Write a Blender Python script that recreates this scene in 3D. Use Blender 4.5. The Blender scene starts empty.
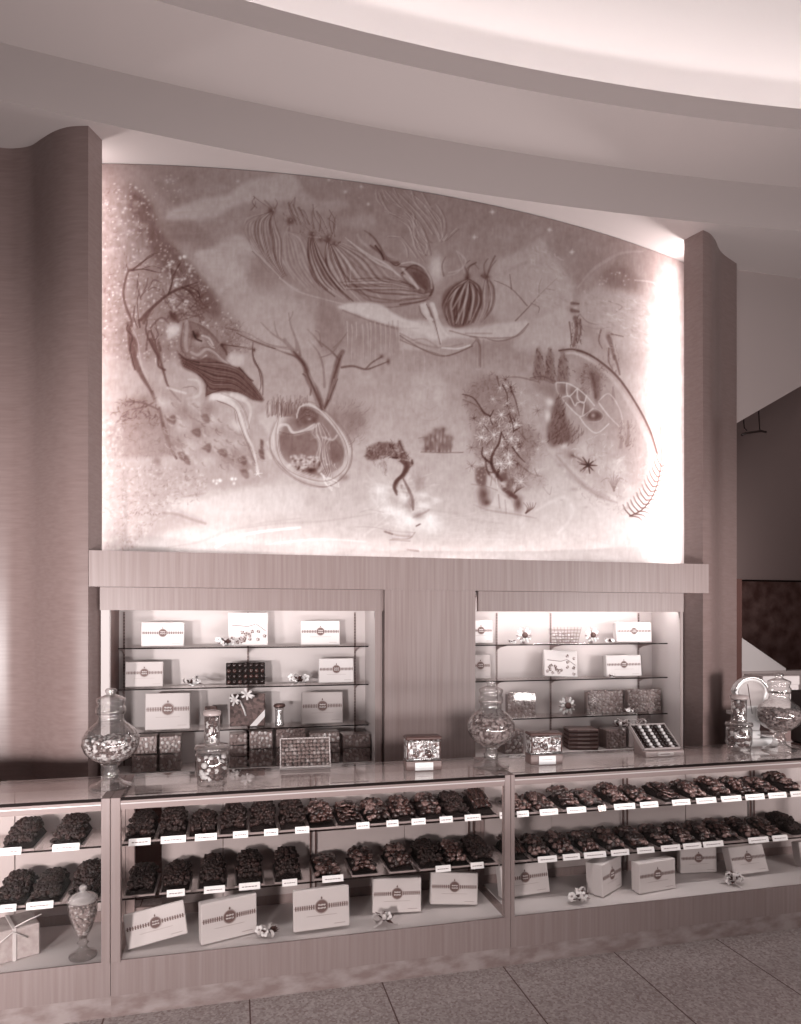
import bpy, math, random
import numpy as np
from math import sin, cos, pi, radians, sqrt, atan, hypot
from mathutils import Vector, Matrix, Euler
random.seed(7)
SC = bpy.context.scene
COL = SC.collection
# ---------------------------------------------------------------- measuring camera
F, HOR, EYE = 680.0, 620.0, 1.75
TH = atan(680 / 2775)
def ray(px, py):
    u = (px - 400.5) / F; v = (HOR - py) / F
    return (sin(TH) + u * cos(TH), cos(TH) - u * sin(TH), v)
def at(px, py, Y):                       # point of the plane at distance Y seen at a pixel -> X, Z
    r = ray(px, py); k = Y / r[1]
    return r[0] * k, EYE + r[2] * k
def gz(px, py, Z):                       # point of the level at height Z seen at a pixel -> X, Y
    r = ray(px, py); k = (Z - EYE) / r[2]
    return r[0] * k, r[1] * k
def dep(X, Y): return X * sin(TH) + Y * cos(TH)
def proj(X, Y, Z):
    d = dep(X, Y)
    return 400.5 + F * (X * cos(TH) - Y * sin(TH)) / d, HOR - F * (Z - EYE) / d

# ---------------------------------------------------------------- colours and materials
def lin(c): return c / 12.92 if c <= 0.04045 else ((c + 0.055) / 1.055) ** 2.4
def T(g):                                # the warm grey of the old print at brightness g
    k = min((1 - g) * 1.65 * min(1, g / 0.24), 1.2)
    return tuple(lin(max(0.003, min(1, g + c * k))) for c in (0.064, -0.020, -0.034)) + (1,)
MATS = {}
def mat(name, g, rough=0.6, metal=0.0, spec=0.5, emit=0.0, alpha=None):
    m = bpy.data.materials.new(name); m.use_nodes = True
    b = m.node_tree.nodes['Principled BSDF']
    b.inputs['Base Color'].default_value = T(g)
    b.inputs['Roughness'].default_value = rough
    b.inputs['Metallic'].default_value = metal
    b.inputs['Specular IOR Level'].default_value = spec
    MATS[name] = m
    return m
def noisy(name, g0, g1, scale=(8, 8, 8), rough=0.6, spec=0.5, detail=5, kind='noise', lo=0.35, hi=0.65, bump=0.0, metal=0.0):
    m = mat(name, g0, rough, metal, spec); nt = m.node_tree; N = nt.nodes; L = nt.links
    b = N['Principled BSDF']
    tc = N.new('ShaderNodeTexCoord'); mp = N.new('ShaderNodeMapping')
    mp.inputs['Scale'].default_value = scale
    L.new(tc.outputs['Object'], mp.inputs['Vector'])
    if kind == 'voronoi':
        t = N.new('ShaderNodeTexVoronoi'); t.inputs['Scale'].default_value = 1; o = t.outputs['Color']
    else:
        t = N.new('ShaderNodeTexNoise'); t.inputs['Scale'].default_value = 1; t.inputs['Detail'].default_value = detail; o = t.outputs['Fac']
    L.new(mp.outputs['Vector'], t.inputs['Vector'])
    r = N.new('ShaderNodeValToRGB'); r.color_ramp.elements[0].position = lo; r.color_ramp.elements[1].position = hi
    r.color_ramp.elements[0].color = T(g0); r.color_ramp.elements[1].color = T(g1)
    L.new(o, r.inputs['Fac']); L.new(r.outputs['Color'], b.inputs['Base Color'])
    if bump:
        bp = N.new('ShaderNodeBump'); bp.inputs['Strength'].default_value = bump; bp.inputs['Distance'].default_value = 0.01
        L.new(r.outputs['Color'], bp.inputs['Height']); L.new(bp.outputs['Normal'], b.inputs['Normal'])
    return m
def glass(name, tint=0.95, gain=1.0, base=0.0, rough=0.0, body=0.0, bodyg=0.7, edge=None, pw=4.0):
    m = bpy.data.materials.new(name); m.use_nodes = True; nt = m.node_tree; N = nt.nodes; L = nt.links
    N.clear(); out = N.new('ShaderNodeOutputMaterial')
    tr = N.new('ShaderNodeBsdfTransparent'); tr.inputs['Color'].default_value = (tint, tint * .985, tint * .98, 1)
    gl = N.new('ShaderNodeBsdfGlossy'); gl.inputs['Roughness'].default_value = rough; gl.inputs['Color'].default_value = (1, .97, .96, 1)
    lw = N.new('ShaderNodeLayerWeight'); lw.inputs['Blend'].default_value = 0.5
    fr = N.new('ShaderNodeMath'); fr.operation = 'POWER'; fr.inputs[1].default_value = pw
    L.new(lw.outputs['Facing'], fr.inputs[0])
    ma = N.new('ShaderNodeMath'); ma.operation = 'MULTIPLY_ADD'; ma.inputs[1].default_value = gain; ma.inputs[2].default_value = base; ma.use_clamp = True
    mx = N.new('ShaderNodeMixShader')
    L.new(fr.outputs[0], ma.inputs[0]); L.new(ma.outputs[0], mx.inputs[0])
    if edge is not None:                 # thick blown glass swallows light where it is seen edge on
        e2 = N.new('ShaderNodeMath'); e2.operation = 'POWER'; e2.inputs[1].default_value = 2.5
        L.new(lw.outputs['Facing'], e2.inputs[0])
        cm = N.new('ShaderNodeMix'); cm.data_type = 'RGBA'
        cm.inputs['A'].default_value = (tint, tint * .985, tint * .98, 1); cm.inputs['B'].default_value = (edge, edge * .9, edge * .88, 1)
        L.new(e2.outputs[0], cm.inputs['Factor']); L.new(cm.outputs['Result'], tr.inputs['Color'])
    src = tr.outputs[0]
    if body:
        df = N.new('ShaderNodeBsdfDiffuse'); df.inputs['Color'].default_value = T(bodyg)
        m2 = N.new('ShaderNodeMixShader'); m2.inputs[0].default_value = body
        L.new(tr.outputs[0], m2.inputs[1]); L.new(df.outputs[0], m2.inputs[2]); src = m2.outputs[0]
    L.new(src, mx.inputs[1]); L.new(gl.outputs[0], mx.inputs[2]); L.new(mx.outputs[0], out.inputs[0])
    MATS[name] = m
    return m
def wood(name, g, axis, dg=0.045, rough=0.38):
    s = {'x': (1.6, 26, 70), 'z': (60, 60, 1.6)}[axis]
    m = noisy(name, g - dg, g + dg, s, rough, 0.4, 6, lo=0.3, hi=0.7)
    return m
wood('wood_pale_upright', 0.505, 'z', 0.03)
wood('wood_panel', 0.44, 'x', 0.02, 0.34)
wood('wood_panel_lip', 0.48, 'x', 0.02, 0.36)
wood('wood_case', 0.51, 'z', 0.025, 0.45)
mat('plaster', 0.66, 0.9, spec=0.2)
mat('plaster_dome', 0.75, 0.9, spec=0.2)
mat('plaster_wall', 0.60, 0.9, spec=0.2)
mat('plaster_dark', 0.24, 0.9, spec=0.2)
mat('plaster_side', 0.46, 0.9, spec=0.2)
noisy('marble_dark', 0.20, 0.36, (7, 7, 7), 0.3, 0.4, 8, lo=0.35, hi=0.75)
noisy('marble_plinth', 0.47, 0.59, (11, 20, 24), 0.35, 0.4, 9, lo=0.36, hi=0.66)
mat('cabinet_back', 0.72, 0.8, spec=0.2)
mat('case_back', 0.66, 0.7, spec=0.3)
mat('deck', 0.80, 0.6, spec=0.3)
mat('white_card', 0.93, 0.6, spec=0.3)
mat('white_box', 0.78, 0.55, spec=0.3)
mat('cream_box', 0.70, 0.55, spec=0.3)
mat('print_dark', 0.35, 0.6)
mat('print_mid', 0.58, 0.6)
mat('print_pale', 0.74, 0.6)
mat('ink', 0.30, 0.7)
mat('edge_dark', 0.07, 0.6, spec=0.1)
mat('metal_dark', 0.34, 0.35, 0.6)
mat('metal_bright', 0.86, 0.25, 0.85)
mat('strip_pale', 0.74, 0.5)
mat('cabinet_side', 0.30, 0.35)
mat('rail_grey', 0.47, 0.4, 0.2)
mat('tray', 0.58, 0.4, 0.0)
mat('chocolate_dark', 0.11, 0.28, spec=0.6)
mat('chocolate', 0.19, 0.25, spec=0.65)
mat('chocolate_milk', 0.36, 0.24, spec=0.7)
mat('nut_dark', 0.095, 0.55, spec=0.35)
mat('nut_mid', 0.14, 0.5, spec=0.4)
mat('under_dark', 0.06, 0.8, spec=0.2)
mat('candy_white', 0.84, 0.3)
mat('candy_mid', 0.58, 0.3)
mat('candy_dark', 0.24, 0.3)
mat('candy_tan', 0.50, 0.35)
mat('petal_white', 0.90, 0.6)
mat('petal_grey', 0.62, 0.6)
mat('leaf_dark', 0.26, 0.6)
mat('ribbon_pale', 0.80, 0.4)
mat('dark_box', 0.24, 0.45)
mat('wrapped_dark', 0.40, 0.3)
mat('wrapped_mid', 0.52, 0.3)
mat('wrapped_pale', 0.68, 0.3)
mat('black', 0.10, 0.3)
mat('enamel_white', 0.86, 0.35)
mat('gold', 0.62, 0.28, 0.8)
noisy('gold_relief', 0.30, 0.86, (55, 55, 55), 0.35, 0.5, 3, lo=0.42, hi=0.58, bump=0.6, metal=0.3)
noisy('hatbox_paper', 0.62, 0.70, (30, 30, 30), 0.6, 0.3, 3)
noisy('cellophane_candy', 0.34, 0.70, (45, 45, 45), 0.3, 0.5, 3, kind='voronoi', lo=0.2, hi=0.9, bump=0.5)
noisy('wrapped_bits', 0.45, 0.85, (60, 60, 60), 0.3, 0.5, 3, kind='voronoi', lo=0.2, hi=0.9, bump=0.4)
noisy('dark_bonbons', 0.16, 0.34, (50, 50, 50), 0.35, 0.5, 3, kind='voronoi', lo=0.2, hi=0.9, bump=0.6)
noisy('lace_box', 0.70, 0.92, (40, 40, 40), 0.5, 0.4, 4)
glass('glass_thin', 0.98, 0.8, 0.008)
glass('glass_top', 0.90, 0.75, 0.05, 0.015, 0.12, 0.75)
glass('glass_shelf', 0.94, 0.6, 0.04)
glass('glass_jar', 0.90, 0.9, 0.07, 0.02, 0.06, 0.8, edge=.25, pw=2.6)
glass('glass_pale', 0.85, 0.9, 0.08, 0.05, 0.35, 0.85, edge=.4, pw=2.6)
glass('cellophane', 0.92, 0.8, 0.07, 0.06)
# terrazzo floor with dark joints between the slabs
def floor_mat():
    m = mat('terrazzo', 0.52, 0.45, spec=0.4); nt = m.node_tree; N = nt.nodes; L = nt.links; b = N['Principled BSDF']
    tc = N.new('ShaderNodeTexCoord')
    v = N.new('ShaderNodeTexVoronoi'); v.inputs['Scale'].default_value = 95
    L.new(tc.outputs['Object'], v.inputs['Vector'])
    r = N.new('ShaderNodeValToRGB'); e = r.color_ramp.elements
    e[0].position = 0.1; e[0].color = T(0.54); e[1].position = 0.9; e[1].color = T(0.74)
    L.new(v.outputs['Color'], r.inputs['Fac'])
    sp = N.new('ShaderNodeSeparateXYZ'); L.new(tc.outputs['Object'], sp.inputs[0])
    a = N.new('ShaderNodeMath'); a.operation = 'SUBTRACT'; a.inputs[1].default_value = 0.07
    L.new(sp.outputs['X'], a.inputs[0])
    w = N.new('ShaderNodeMath'); w.operation = 'PINGPONG'; w.inputs[1].default_value = 0.3125
    L.new(a.outputs[0], w.inputs[0])
    c = N.new('ShaderNodeMath'); c.operation = 'LESS_THAN'; c.inputs[1].default_value = 0.0035
    L.new(w.outputs[0], c.inputs[0])
    mx = N.new('ShaderNodeMix'); mx.data_type = 'RGBA'
    L.new(c.outputs[0], mx.inputs['Factor']); L.new(r.outputs['Color'], mx.inputs['A']); mx.inputs['B'].default_value = T(0.30)
    L.new(mx.outputs['Result'], b.inputs['Base Color'])
floor_mat()

# ---------------------------------------------------------------- mesh builder
class MB:
    def __init__(s): s.v = []; s.f = []; s.m = []; s.sm = []
    def add(s, vs, fs, m=0, smooth=False, M=None):
        n = len(s.v)
        if M is not None: vs = [M @ Vector(p) for p in vs]
        s.v.extend(tuple(p) for p in vs)
        for f in fs:
            s.f.append(tuple(n + i for i in f)); s.m.append(m); s.sm.append(smooth)
        return s
    def box(s, x0, y0, z0, x1, y1, z1, m=0, M=None):
        vs = [(x, y, z) for z in (z0, z1) for y in (y0, y1) for x in (x0, x1)]
        return s.add(vs, [(0, 2, 3, 1), (4, 5, 7, 6), (0, 1, 5, 4), (2, 6, 7, 3), (0, 4, 6, 2), (1, 3, 7, 5)], m, False, M)
    def rbox(s, x0, y0, z0, x1, y1, z1, r=0.004, m=0, M=None):     # box with chamfered edges
        vs = []; ids = {}
        for ix, x in enumerate((x0, x1)):
            for iy, y in enumerate((y0, y1)):
                for iz, z in enumerate((z0, z1)):
                    dx = r if ix == 0 else -r; dy = r if iy == 0 else -r; dz = r if iz == 0 else -r
                    for k, p in enumerate(((x, y + dy, z + dz), (x + dx, y, z + dz), (x + dx, y + dy, z))):
                        ids[(ix, iy, iz, k)] = len(vs); vs.append(p)
        q = lambda *a: ids[a]
        fs = []
        for i in (0, 1):
            o = 1 if i else -1
            def face(l): fs.append(tuple(l) if o > 0 else tuple(reversed(l)))
            face([q(i, 0, 0, 0), q(i, 1, 0, 0), q(i, 1, 1, 0), q(i, 0, 1, 0)])
            face([q(0, i, 0, 1), q(0, i, 1, 1), q(1, i, 1, 1), q(1, i, 0, 1)])
            face([q(0, 0, i, 2), q(1, 0, i, 2), q(1, 1, i, 2), q(0, 1, i, 2)])
        for a in (0, 1):
            for b in (0, 1):
                fs.append((q(a, b, 0, 0), q(a, b, 1, 0), q(a, b, 1, 1), q(a, b, 0, 1)))
                fs.append((q(a, 0, b, 0), q(a, 1, b, 0), q(a, 1, b, 2), q(a, 0, b, 2)))
                fs.append((q(0, a, b, 1), q(1, a, b, 1), q(1, a, b, 2), q(0, a, b, 2)))
                for c in (0, 1): fs.append((q(a, b, c, 0), q(a, b, c, 1), q(a, b, c, 2)))
        return s.add(vs, fs, m, False, M)
    def lathe(s, prof, seg=28, c=(0, 0, 0), m=0, M=None, mfun=None, sx=1, sy=1):
        vs = []; n = len(prof)
        for r, z in prof:
            for k in range(seg):
                a = 2 * pi * k / seg
                vs.append((c[0] + sx * r * cos(a), c[1] + sy * r * sin(a), c[2] + z))
        for i in range(n - 1):
            fs = [(i * seg + k, i * seg + (k + 1) % seg, (i + 1) * seg + (k + 1) % seg, (i + 1) * seg + k) for k in range(seg)]
            if i == 0: base = len(s.v); s.add(vs, [], m, True, M)
            for f in fs:
                s.f.append(tuple(base + j for j in f)); s.m.append(mfun(i) if mfun else m); s.sm.append(True)
        for i, rev in ((0, True), (n - 1, False)):
            if prof[i][0] > 1e-4:
                f = [base + i * seg + k for k in range(seg)]
                s.f.append(tuple(reversed(f)) if rev else tuple(f)); s.m.append(m); s.sm.append(False)
        return s
    def tube(s, pts, r, seg=6, m=0, M=None, cap=True, flat=1.0):
        pts = [Vector(p) for p in pts]; n = len(pts)
        rs = r if isinstance(r, (list, tuple)) else [r] * n
        vs = []; up = Vector((0, 0, 1))
        for i, p in enumerate(pts):
            t = (pts[min(i + 1, n - 1)] - pts[max(i - 1, 0)])
            t = t.normalized() if t.length > 1e-9 else Vector((0, 0, 1))
            a = t.cross(up)
            if a.length < 1e-3: a = t.cross(Vector((0, 1, 0)))
            a.normalize(); b = t.cross(a)
            for k in range(seg):
                w = 2 * pi * k / seg
                vs.append(p + a * (cos(w) * rs[i]) + b * (sin(w) * rs[i] * flat))
        fs = [(i * seg + k, i * seg + (k + 1) % seg, (i + 1) * seg + (k + 1) % seg, (i + 1) * seg + k) for i in range(n - 1) for k in range(seg)]
        if cap: fs += [tuple(reversed(range(seg))), tuple((n - 1) * seg + k for k in range(seg))]
        return s.add(vs, fs, m, True, M)
    def prism(s, poly, t0, t1, ax='z', m=0, M=None):               # polygon extruded along an axis
        def P(a, b, t): return {'z': (a, b, t), 'y': (a, t, b), 'x': (t, a, b)}[ax]
        n = len(poly)
        vs = [P(a, b, t0) for a, b in poly] + [P(a, b, t1) for a, b in poly]
        fs = [tuple(reversed(range(n))), tuple(range(n, 2 * n))] + [(i, (i + 1) % n, n + (i + 1) % n, n + i) for i in range(n)]
        return s.add(vs, fs, m, False, M)
    def grid(s, rows, m=0, smooth=True, M=None):
        nr, nc = len(rows), len(rows[0])
        vs = [p for r in rows for p in r]
        fs = [(i * nc + j, i * nc + j + 1, (i + 1) * nc + j + 1, (i + 1) * nc + j) for i in range(nr - 1) for j in range(nc - 1)]
        return s.add(vs, fs, m, smooth, M)
    def blob(s, c, r, m=0, su=8, sv=5, jit=0.0, M=None, rng=random, sq=1.0):
        rx, ry, rz = r if isinstance(r, (tuple, list)) else (r, r, r)
        vs = [(c[0], c[1], c[2] - rz)]
        pw = lambda t: (abs(t) ** sq) * (1 if t >= 0 else -1)
        for i in range(1, sv):
            b = -pi / 2 + pi * i / sv
            for k in range(su):
                a = 2 * pi * k / su; j = 1 + rng.uniform(-jit, jit)
                vs.append((c[0] + rx * pw(cos(a)) * pw(cos(b)) * j, c[1] + ry * pw(sin(a)) * pw(cos(b)) * j, c[2] + rz * pw(sin(b)) * j))
        vs.append((c[0], c[1], c[2] + rz)); t = len(vs) - 1
        fs = [(0, 1 + (k + 1) % su, 1 + k) for k in range(su)]
        for i in range(sv - 2):
            o = 1 + i * su
            fs += [(o + k, o + (k + 1) % su, o + su + (k + 1) % su, o + su + k) for k in range(su)]
        o = 1 + (sv - 2) * su
        fs += [(o + k, o + (k + 1) % su, t) for k in range(su)]
        return s.add(vs, fs, m, True, M)
    def merge(s, o, M=None, mm=None):
        n = len(s.v)
        s.v.extend(tuple(M @ Vector(p)) if M is not None else p for p in o.v)
        for f, m, sm in zip(o.f, o.m, o.sm):
            s.f.append(tuple(n + i for i in f)); s.m.append(mm[m] if mm else m); s.sm.append(sm)
        return s
    def mesh(s, name, mats):
        me = bpy.data.meshes.new(name); me.from_pydata(s.v, [], s.f)
        for x in ([mats] if isinstance(mats, str) else mats): me.materials.append(MATS[x])
        me.polygons.foreach_set('material_index', s.m)
        me.polygons.foreach_set('use_smooth', s.sm)
        me.update()
        return me
def obj(name, me, parent=None, loc=None, rot=None):
    o = bpy.data.objects.new(name, me); COL.objects.link(o)
    if parent is not None: o.parent = parent
    if loc is not None: o.location = loc
    if rot is not None: o.rotation_euler = rot
    return o
LABELS = set()
def tag(o, label, cat, group=None, kind=None):
    n = len(label.split())
    if not 4 <= n <= 16: print('LABEL LENGTH', n, label)
    o['label'] = label; o['category'] = cat
    if group: o['group'] = group
    if kind: o['kind'] = kind
    return o
def thing(name, label, cat, loc=(0, 0, 0), rot=(0, 0, 0), group=None):
    o = bpy.data.objects.new(name, None); COL.objects.link(o); o.empty_display_size = 0.05
    o.location = loc; o.rotation_euler = rot
    return tag(o, label, cat, group)
def part(root, name, mb, mats, label=None):
    me = mb.mesh(name, mats) if isinstance(mb, MB) else mb
    o = obj(name, me, root)
    if label: o['label'] = label
    return o
def copy_tree(o, label, loc, rot=None, parent=None):
    c = o.copy(); COL.objects.link(c)
    if parent is not None: c.parent = parent
    for ch in o.children: copy_tree(ch, None, None, None, c)
    if loc is not None: c.location = loc
    if rot is not None: c.rotation_euler = rot
    if label: c['label'] = label
    return c
def struct(name, mb, mats, label=None):
    o = obj(name, mb.mesh(name, mats)); o['kind'] = 'structure'
    if label: o['label'] = label
    return o
def Mx(loc=(0, 0, 0), rot=(0, 0, 0), sc=(1, 1, 1)):
    return Matrix.LocRotScale(Vector(loc), Euler(rot), Vector(sc))
# ---------------------------------------------------------------- the room
Z_LOW, Z_MID, Z_LIP = 4.75, 5.085, 5.225
struct('floor', MB().box(-6, -3, -0.05, 11, 10, 0), 'terrazzo')
RB = (1.46, -19.91, 24.43); RD = (1.55, -15.01, 18.98)
def ring_y(R, x, d=0): return R[1] + sqrt((R[2] + d) ** 2 - (x - R[0]) ** 2)
XS = [-5 + 14 * i / 56 for i in range(57)]
# lowest ceiling band and its curved edge
c = MB()
c.grid([[(x, ring_y(RB, x), Z_LOW) for x in XS], [(x, 9.0, Z_LOW) for x in XS]], smooth=False)
c.grid([[(x, ring_y(RB, x), Z_MID) for x in XS], [(x, ring_y(RB, x), Z_LOW) for x in XS]])
struct('ceiling', c, 'plaster')
c = MB()
c.grid([[(x, ring_y(RD, x), Z_MID) for x in XS], [(x, ring_y(RB, x), Z_MID) for x in XS]], smooth=False)
struct('ceiling', c, 'plaster')
c = MB()
c.grid([[(x, ring_y(RD, x), Z_LIP) for x in XS], [(x, ring_y(RD, x), Z_MID) for x in XS]])
c.grid([[(x, ring_y(RD, x, 0.03), Z_LIP) for x in XS], [(x, ring_y(RD, x), Z_LIP) for x in XS]], smooth=False)
c.grid([[(x, ring_y(RD, x, 0.03), Z_MID + 0.01) for x in XS], [(x, ring_y(RD, x, 0.03), Z_LIP) for x in XS]])
c.grid([[(x, ring_y(RD, x, 0.46), Z_MID + 0.01) for x in XS], [(x, ring_y(RD, x, 0.03), Z_MID + 0.01) for x in XS]], smooth=False)
struct('ceiling', c, 'plaster')
c = MB()
prof = [(0.46, 5.09), (0.46, 5.28), (0.44, 5.40), (0.38, 5.50), (0.25, 5.60), (0.0, 5.70), (-0.4, 5.78), (-1.2, 5.86), (-3, 5.92), (-7, 5.95)]
c.grid([[(RD[0] + (RD[2] + d) * sin((x - RD[0]) / RD[2]), RD[1] + (RD[2] + d) * cos((x - RD[0]) / RD[2]), z) for x in XS] for d, z in prof])
struct('ceiling', c, 'plaster_dome')

# waving wood panels either side of the mural, each turning back in a lip
def strip_wall(name, front, lip, z0, z1, mats):
    pts = front + lip
    n = len(pts); off = []
    for i, p in enumerate(pts):
        a = pts[max(i - 1, 0)]; b = pts[min(i + 1, n - 1)]
        dx, dy = b[0] - a[0], b[1] - a[1]; l = hypot(dx, dy)
        off.append((p[0] - dy / l * 0.025, p[1] + dx / l * 0.025))
    m = MB(); nf = len(front)
    m.grid([[(x, y, z0) for x, y in front], [(x, y, z1) for x, y in front]], 0)
    m.grid([[(x, y, z0) for x, y in pts[nf - 1:]], [(x, y, z1) for x, y in pts[nf - 1:]]], 1, False)
    m.grid([[(x, y, z0) for x, y in reversed(off)], [(x, y, z1) for x, y in reversed(off)]], 1, False)
    m.grid([[(pts[-1][0], pts[-1][1], z0), (off[-1][0], off[-1][1], z0)], [(pts[-1][0], pts[-1][1], z1), (off[-1][0], off[-1][1], z1)]], 1, False)
    return struct(name, m, mats)
def smooth_pts(P, n=5):
    out = []
    for i in range(len(P) - 1):
        p0, p1, p2, p3 = P[max(i - 1, 0)], P[i], P[i + 1], P[min(i + 2, len(P) - 1)]
        for k in range(n):
            t = k / n
            out.append(tuple(0.5 * (2 * b + (c - a) * t + (2 * a - 5 * b + 4 * c - d) * t * t + (3 * b - a - 3 * c + d) * t ** 3) for a, b, c, d in zip(p0, p1, p2, p3)))
    return out + [P[-1]]
LF = smooth_pts([(-4.5, 4.82), (-2.6, 4.815), (-1.80, 4.81), (-1.45, 4.80), (-1.33, 4.775), (-1.24, 4.727), (-1.16, 4.645), (-1.065, 4.555), (-0.97, 4.495), (-0.859, 4.46)])
strip_wall('wall_left', LF, [(-0.80, 4.572)], 0, Z_LOW, ['wood_panel', 'wood_panel_lip'])
RF = smooth_pts([(3.505, 4.527), (3.60, 4.56), (3.70, 4.63), (3.79, 4.71), (3.88, 4.775), (3.99, 4.83), (4.11, 4.885)])
# right panel runs the other way round: lip first
m = MB()
m.grid([[(x, y, 0) for x, y in RF], [(x, y, Z_LOW) for x, y in RF]], 0)
lipR = [(3.452, 4.681), (3.505, 4.527)]
m.grid([[(x, y, 0) for x, y in lipR], [(x, y, Z_LOW) for x, y in lipR]], 1, False)
back = [(4.11, 4.885), (4.13, 4.93), (3.95, 4.87), (3.82, 4.80), (3.72, 4.70), (3.60, 4.60), (3.53, 4.57), (3.477, 4.69), (3.452, 4.681)]
m.grid([[(x, y, 0) for x, y in back], [(x, y, Z_LOW) for x, y in back]], 1, False)
struct('wall_right', m, ['wood_panel', 'wood_panel_lip'])

# curved wall that carries the mural
MC = (1.094, 13.299, 8.713)
def mural_y(x): return MC[1] - sqrt(MC[2] ** 2 - (x - MC[0]) ** 2)
mx = [-1.12 + 5.15 * i / 40 for i in range(41)]
struct('wall_back', MB().grid([[(x, mural_y(x) + 0.012, 1.98) for x in mx], [(x, mural_y(x) + 0.012, Z_LOW) for x in mx]]), 'plaster_wall')
# wood front below the mural: header board, pillar between the two cabinets, low wall
H0 = at(92, 550.2, 4.455)[1]; H1 = at(300, 588.7, 4.455)[1]
struct('trim_1', MB().box(-0.855, 4.455, H1, 3.50, 4.485, H0).box(-0.80, 4.485, H1, 3.46, 4.56, H1 + 0.02), 'wood_pale_upright')
struct('trim_2', MB().box(0.985, 4.46, 0, 1.628, 4.92, H1), 'wood_pale_upright')
struct('wall_back', MB().box(-0.85, 4.52, 0, 0.985, 4.56, 0.745).box(1.628, 4.52, 0, 3.46, 4.56, 0.745), 'plaster_dark')  # low wall coloured dark to stand for the shade of the aisle
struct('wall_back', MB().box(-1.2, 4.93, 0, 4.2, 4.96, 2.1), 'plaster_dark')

# the opening into the next room at the right
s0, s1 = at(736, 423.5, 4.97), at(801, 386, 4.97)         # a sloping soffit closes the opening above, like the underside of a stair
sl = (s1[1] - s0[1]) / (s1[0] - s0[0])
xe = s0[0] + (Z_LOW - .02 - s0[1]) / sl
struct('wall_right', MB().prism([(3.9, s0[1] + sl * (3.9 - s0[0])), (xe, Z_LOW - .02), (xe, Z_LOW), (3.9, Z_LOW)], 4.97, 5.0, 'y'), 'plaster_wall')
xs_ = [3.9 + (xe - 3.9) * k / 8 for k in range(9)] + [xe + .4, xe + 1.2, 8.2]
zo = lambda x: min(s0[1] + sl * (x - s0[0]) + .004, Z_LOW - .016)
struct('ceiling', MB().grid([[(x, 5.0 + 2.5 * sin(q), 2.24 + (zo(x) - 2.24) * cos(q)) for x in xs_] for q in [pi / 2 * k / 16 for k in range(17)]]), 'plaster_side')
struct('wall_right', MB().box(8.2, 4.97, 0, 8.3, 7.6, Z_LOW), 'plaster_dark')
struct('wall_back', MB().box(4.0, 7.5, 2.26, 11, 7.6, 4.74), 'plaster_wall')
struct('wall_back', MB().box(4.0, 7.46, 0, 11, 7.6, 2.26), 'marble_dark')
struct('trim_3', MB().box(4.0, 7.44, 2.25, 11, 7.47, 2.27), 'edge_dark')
# sloping pale side panel
a = at(736, 636, 5.6); b = at(786, 668.5, 5.6)
struct('trim_4', MB().prism([(a[0] - 0.25, a[1] + 0.17), (b[0], b[1]), (b[0], b[1] - 0.02), (a[0] - 0.25, b[1] - 0.02)], 5.6, 5.66, 'y'), 'cabinet_back')
struct('trim_5', MB().box(a[0] - 0.25, 5.57, 0, b[0] + 0.5, 5.7, b[1] - 0.02), 'plaster_wall')
a = at(742, 435, 5.02); b = at(766, 432, 5.02)
t = MB().tube([(a[0], 5.02, a[1]), (a[0] + .04, 5.02, a[1] + .018), (b[0] - .05, 5.02, b[1] + .006), (b[0], 5.02, b[1])], 0.010, 8)
for x in (a[0] + .05, b[0] - .04): t.tube([(x, 5.02, b[1]), (x, 5.05, b[1] + .03), (x, 5.06, s0[1] + sl * (x - s0[0]) - .012)], .005, 6)
tag(obj('ceiling_rail', t.mesh('ceiling_rail', 'black')), 'thin black bar fixed under the dark soffit at the right', 'rail')
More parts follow.
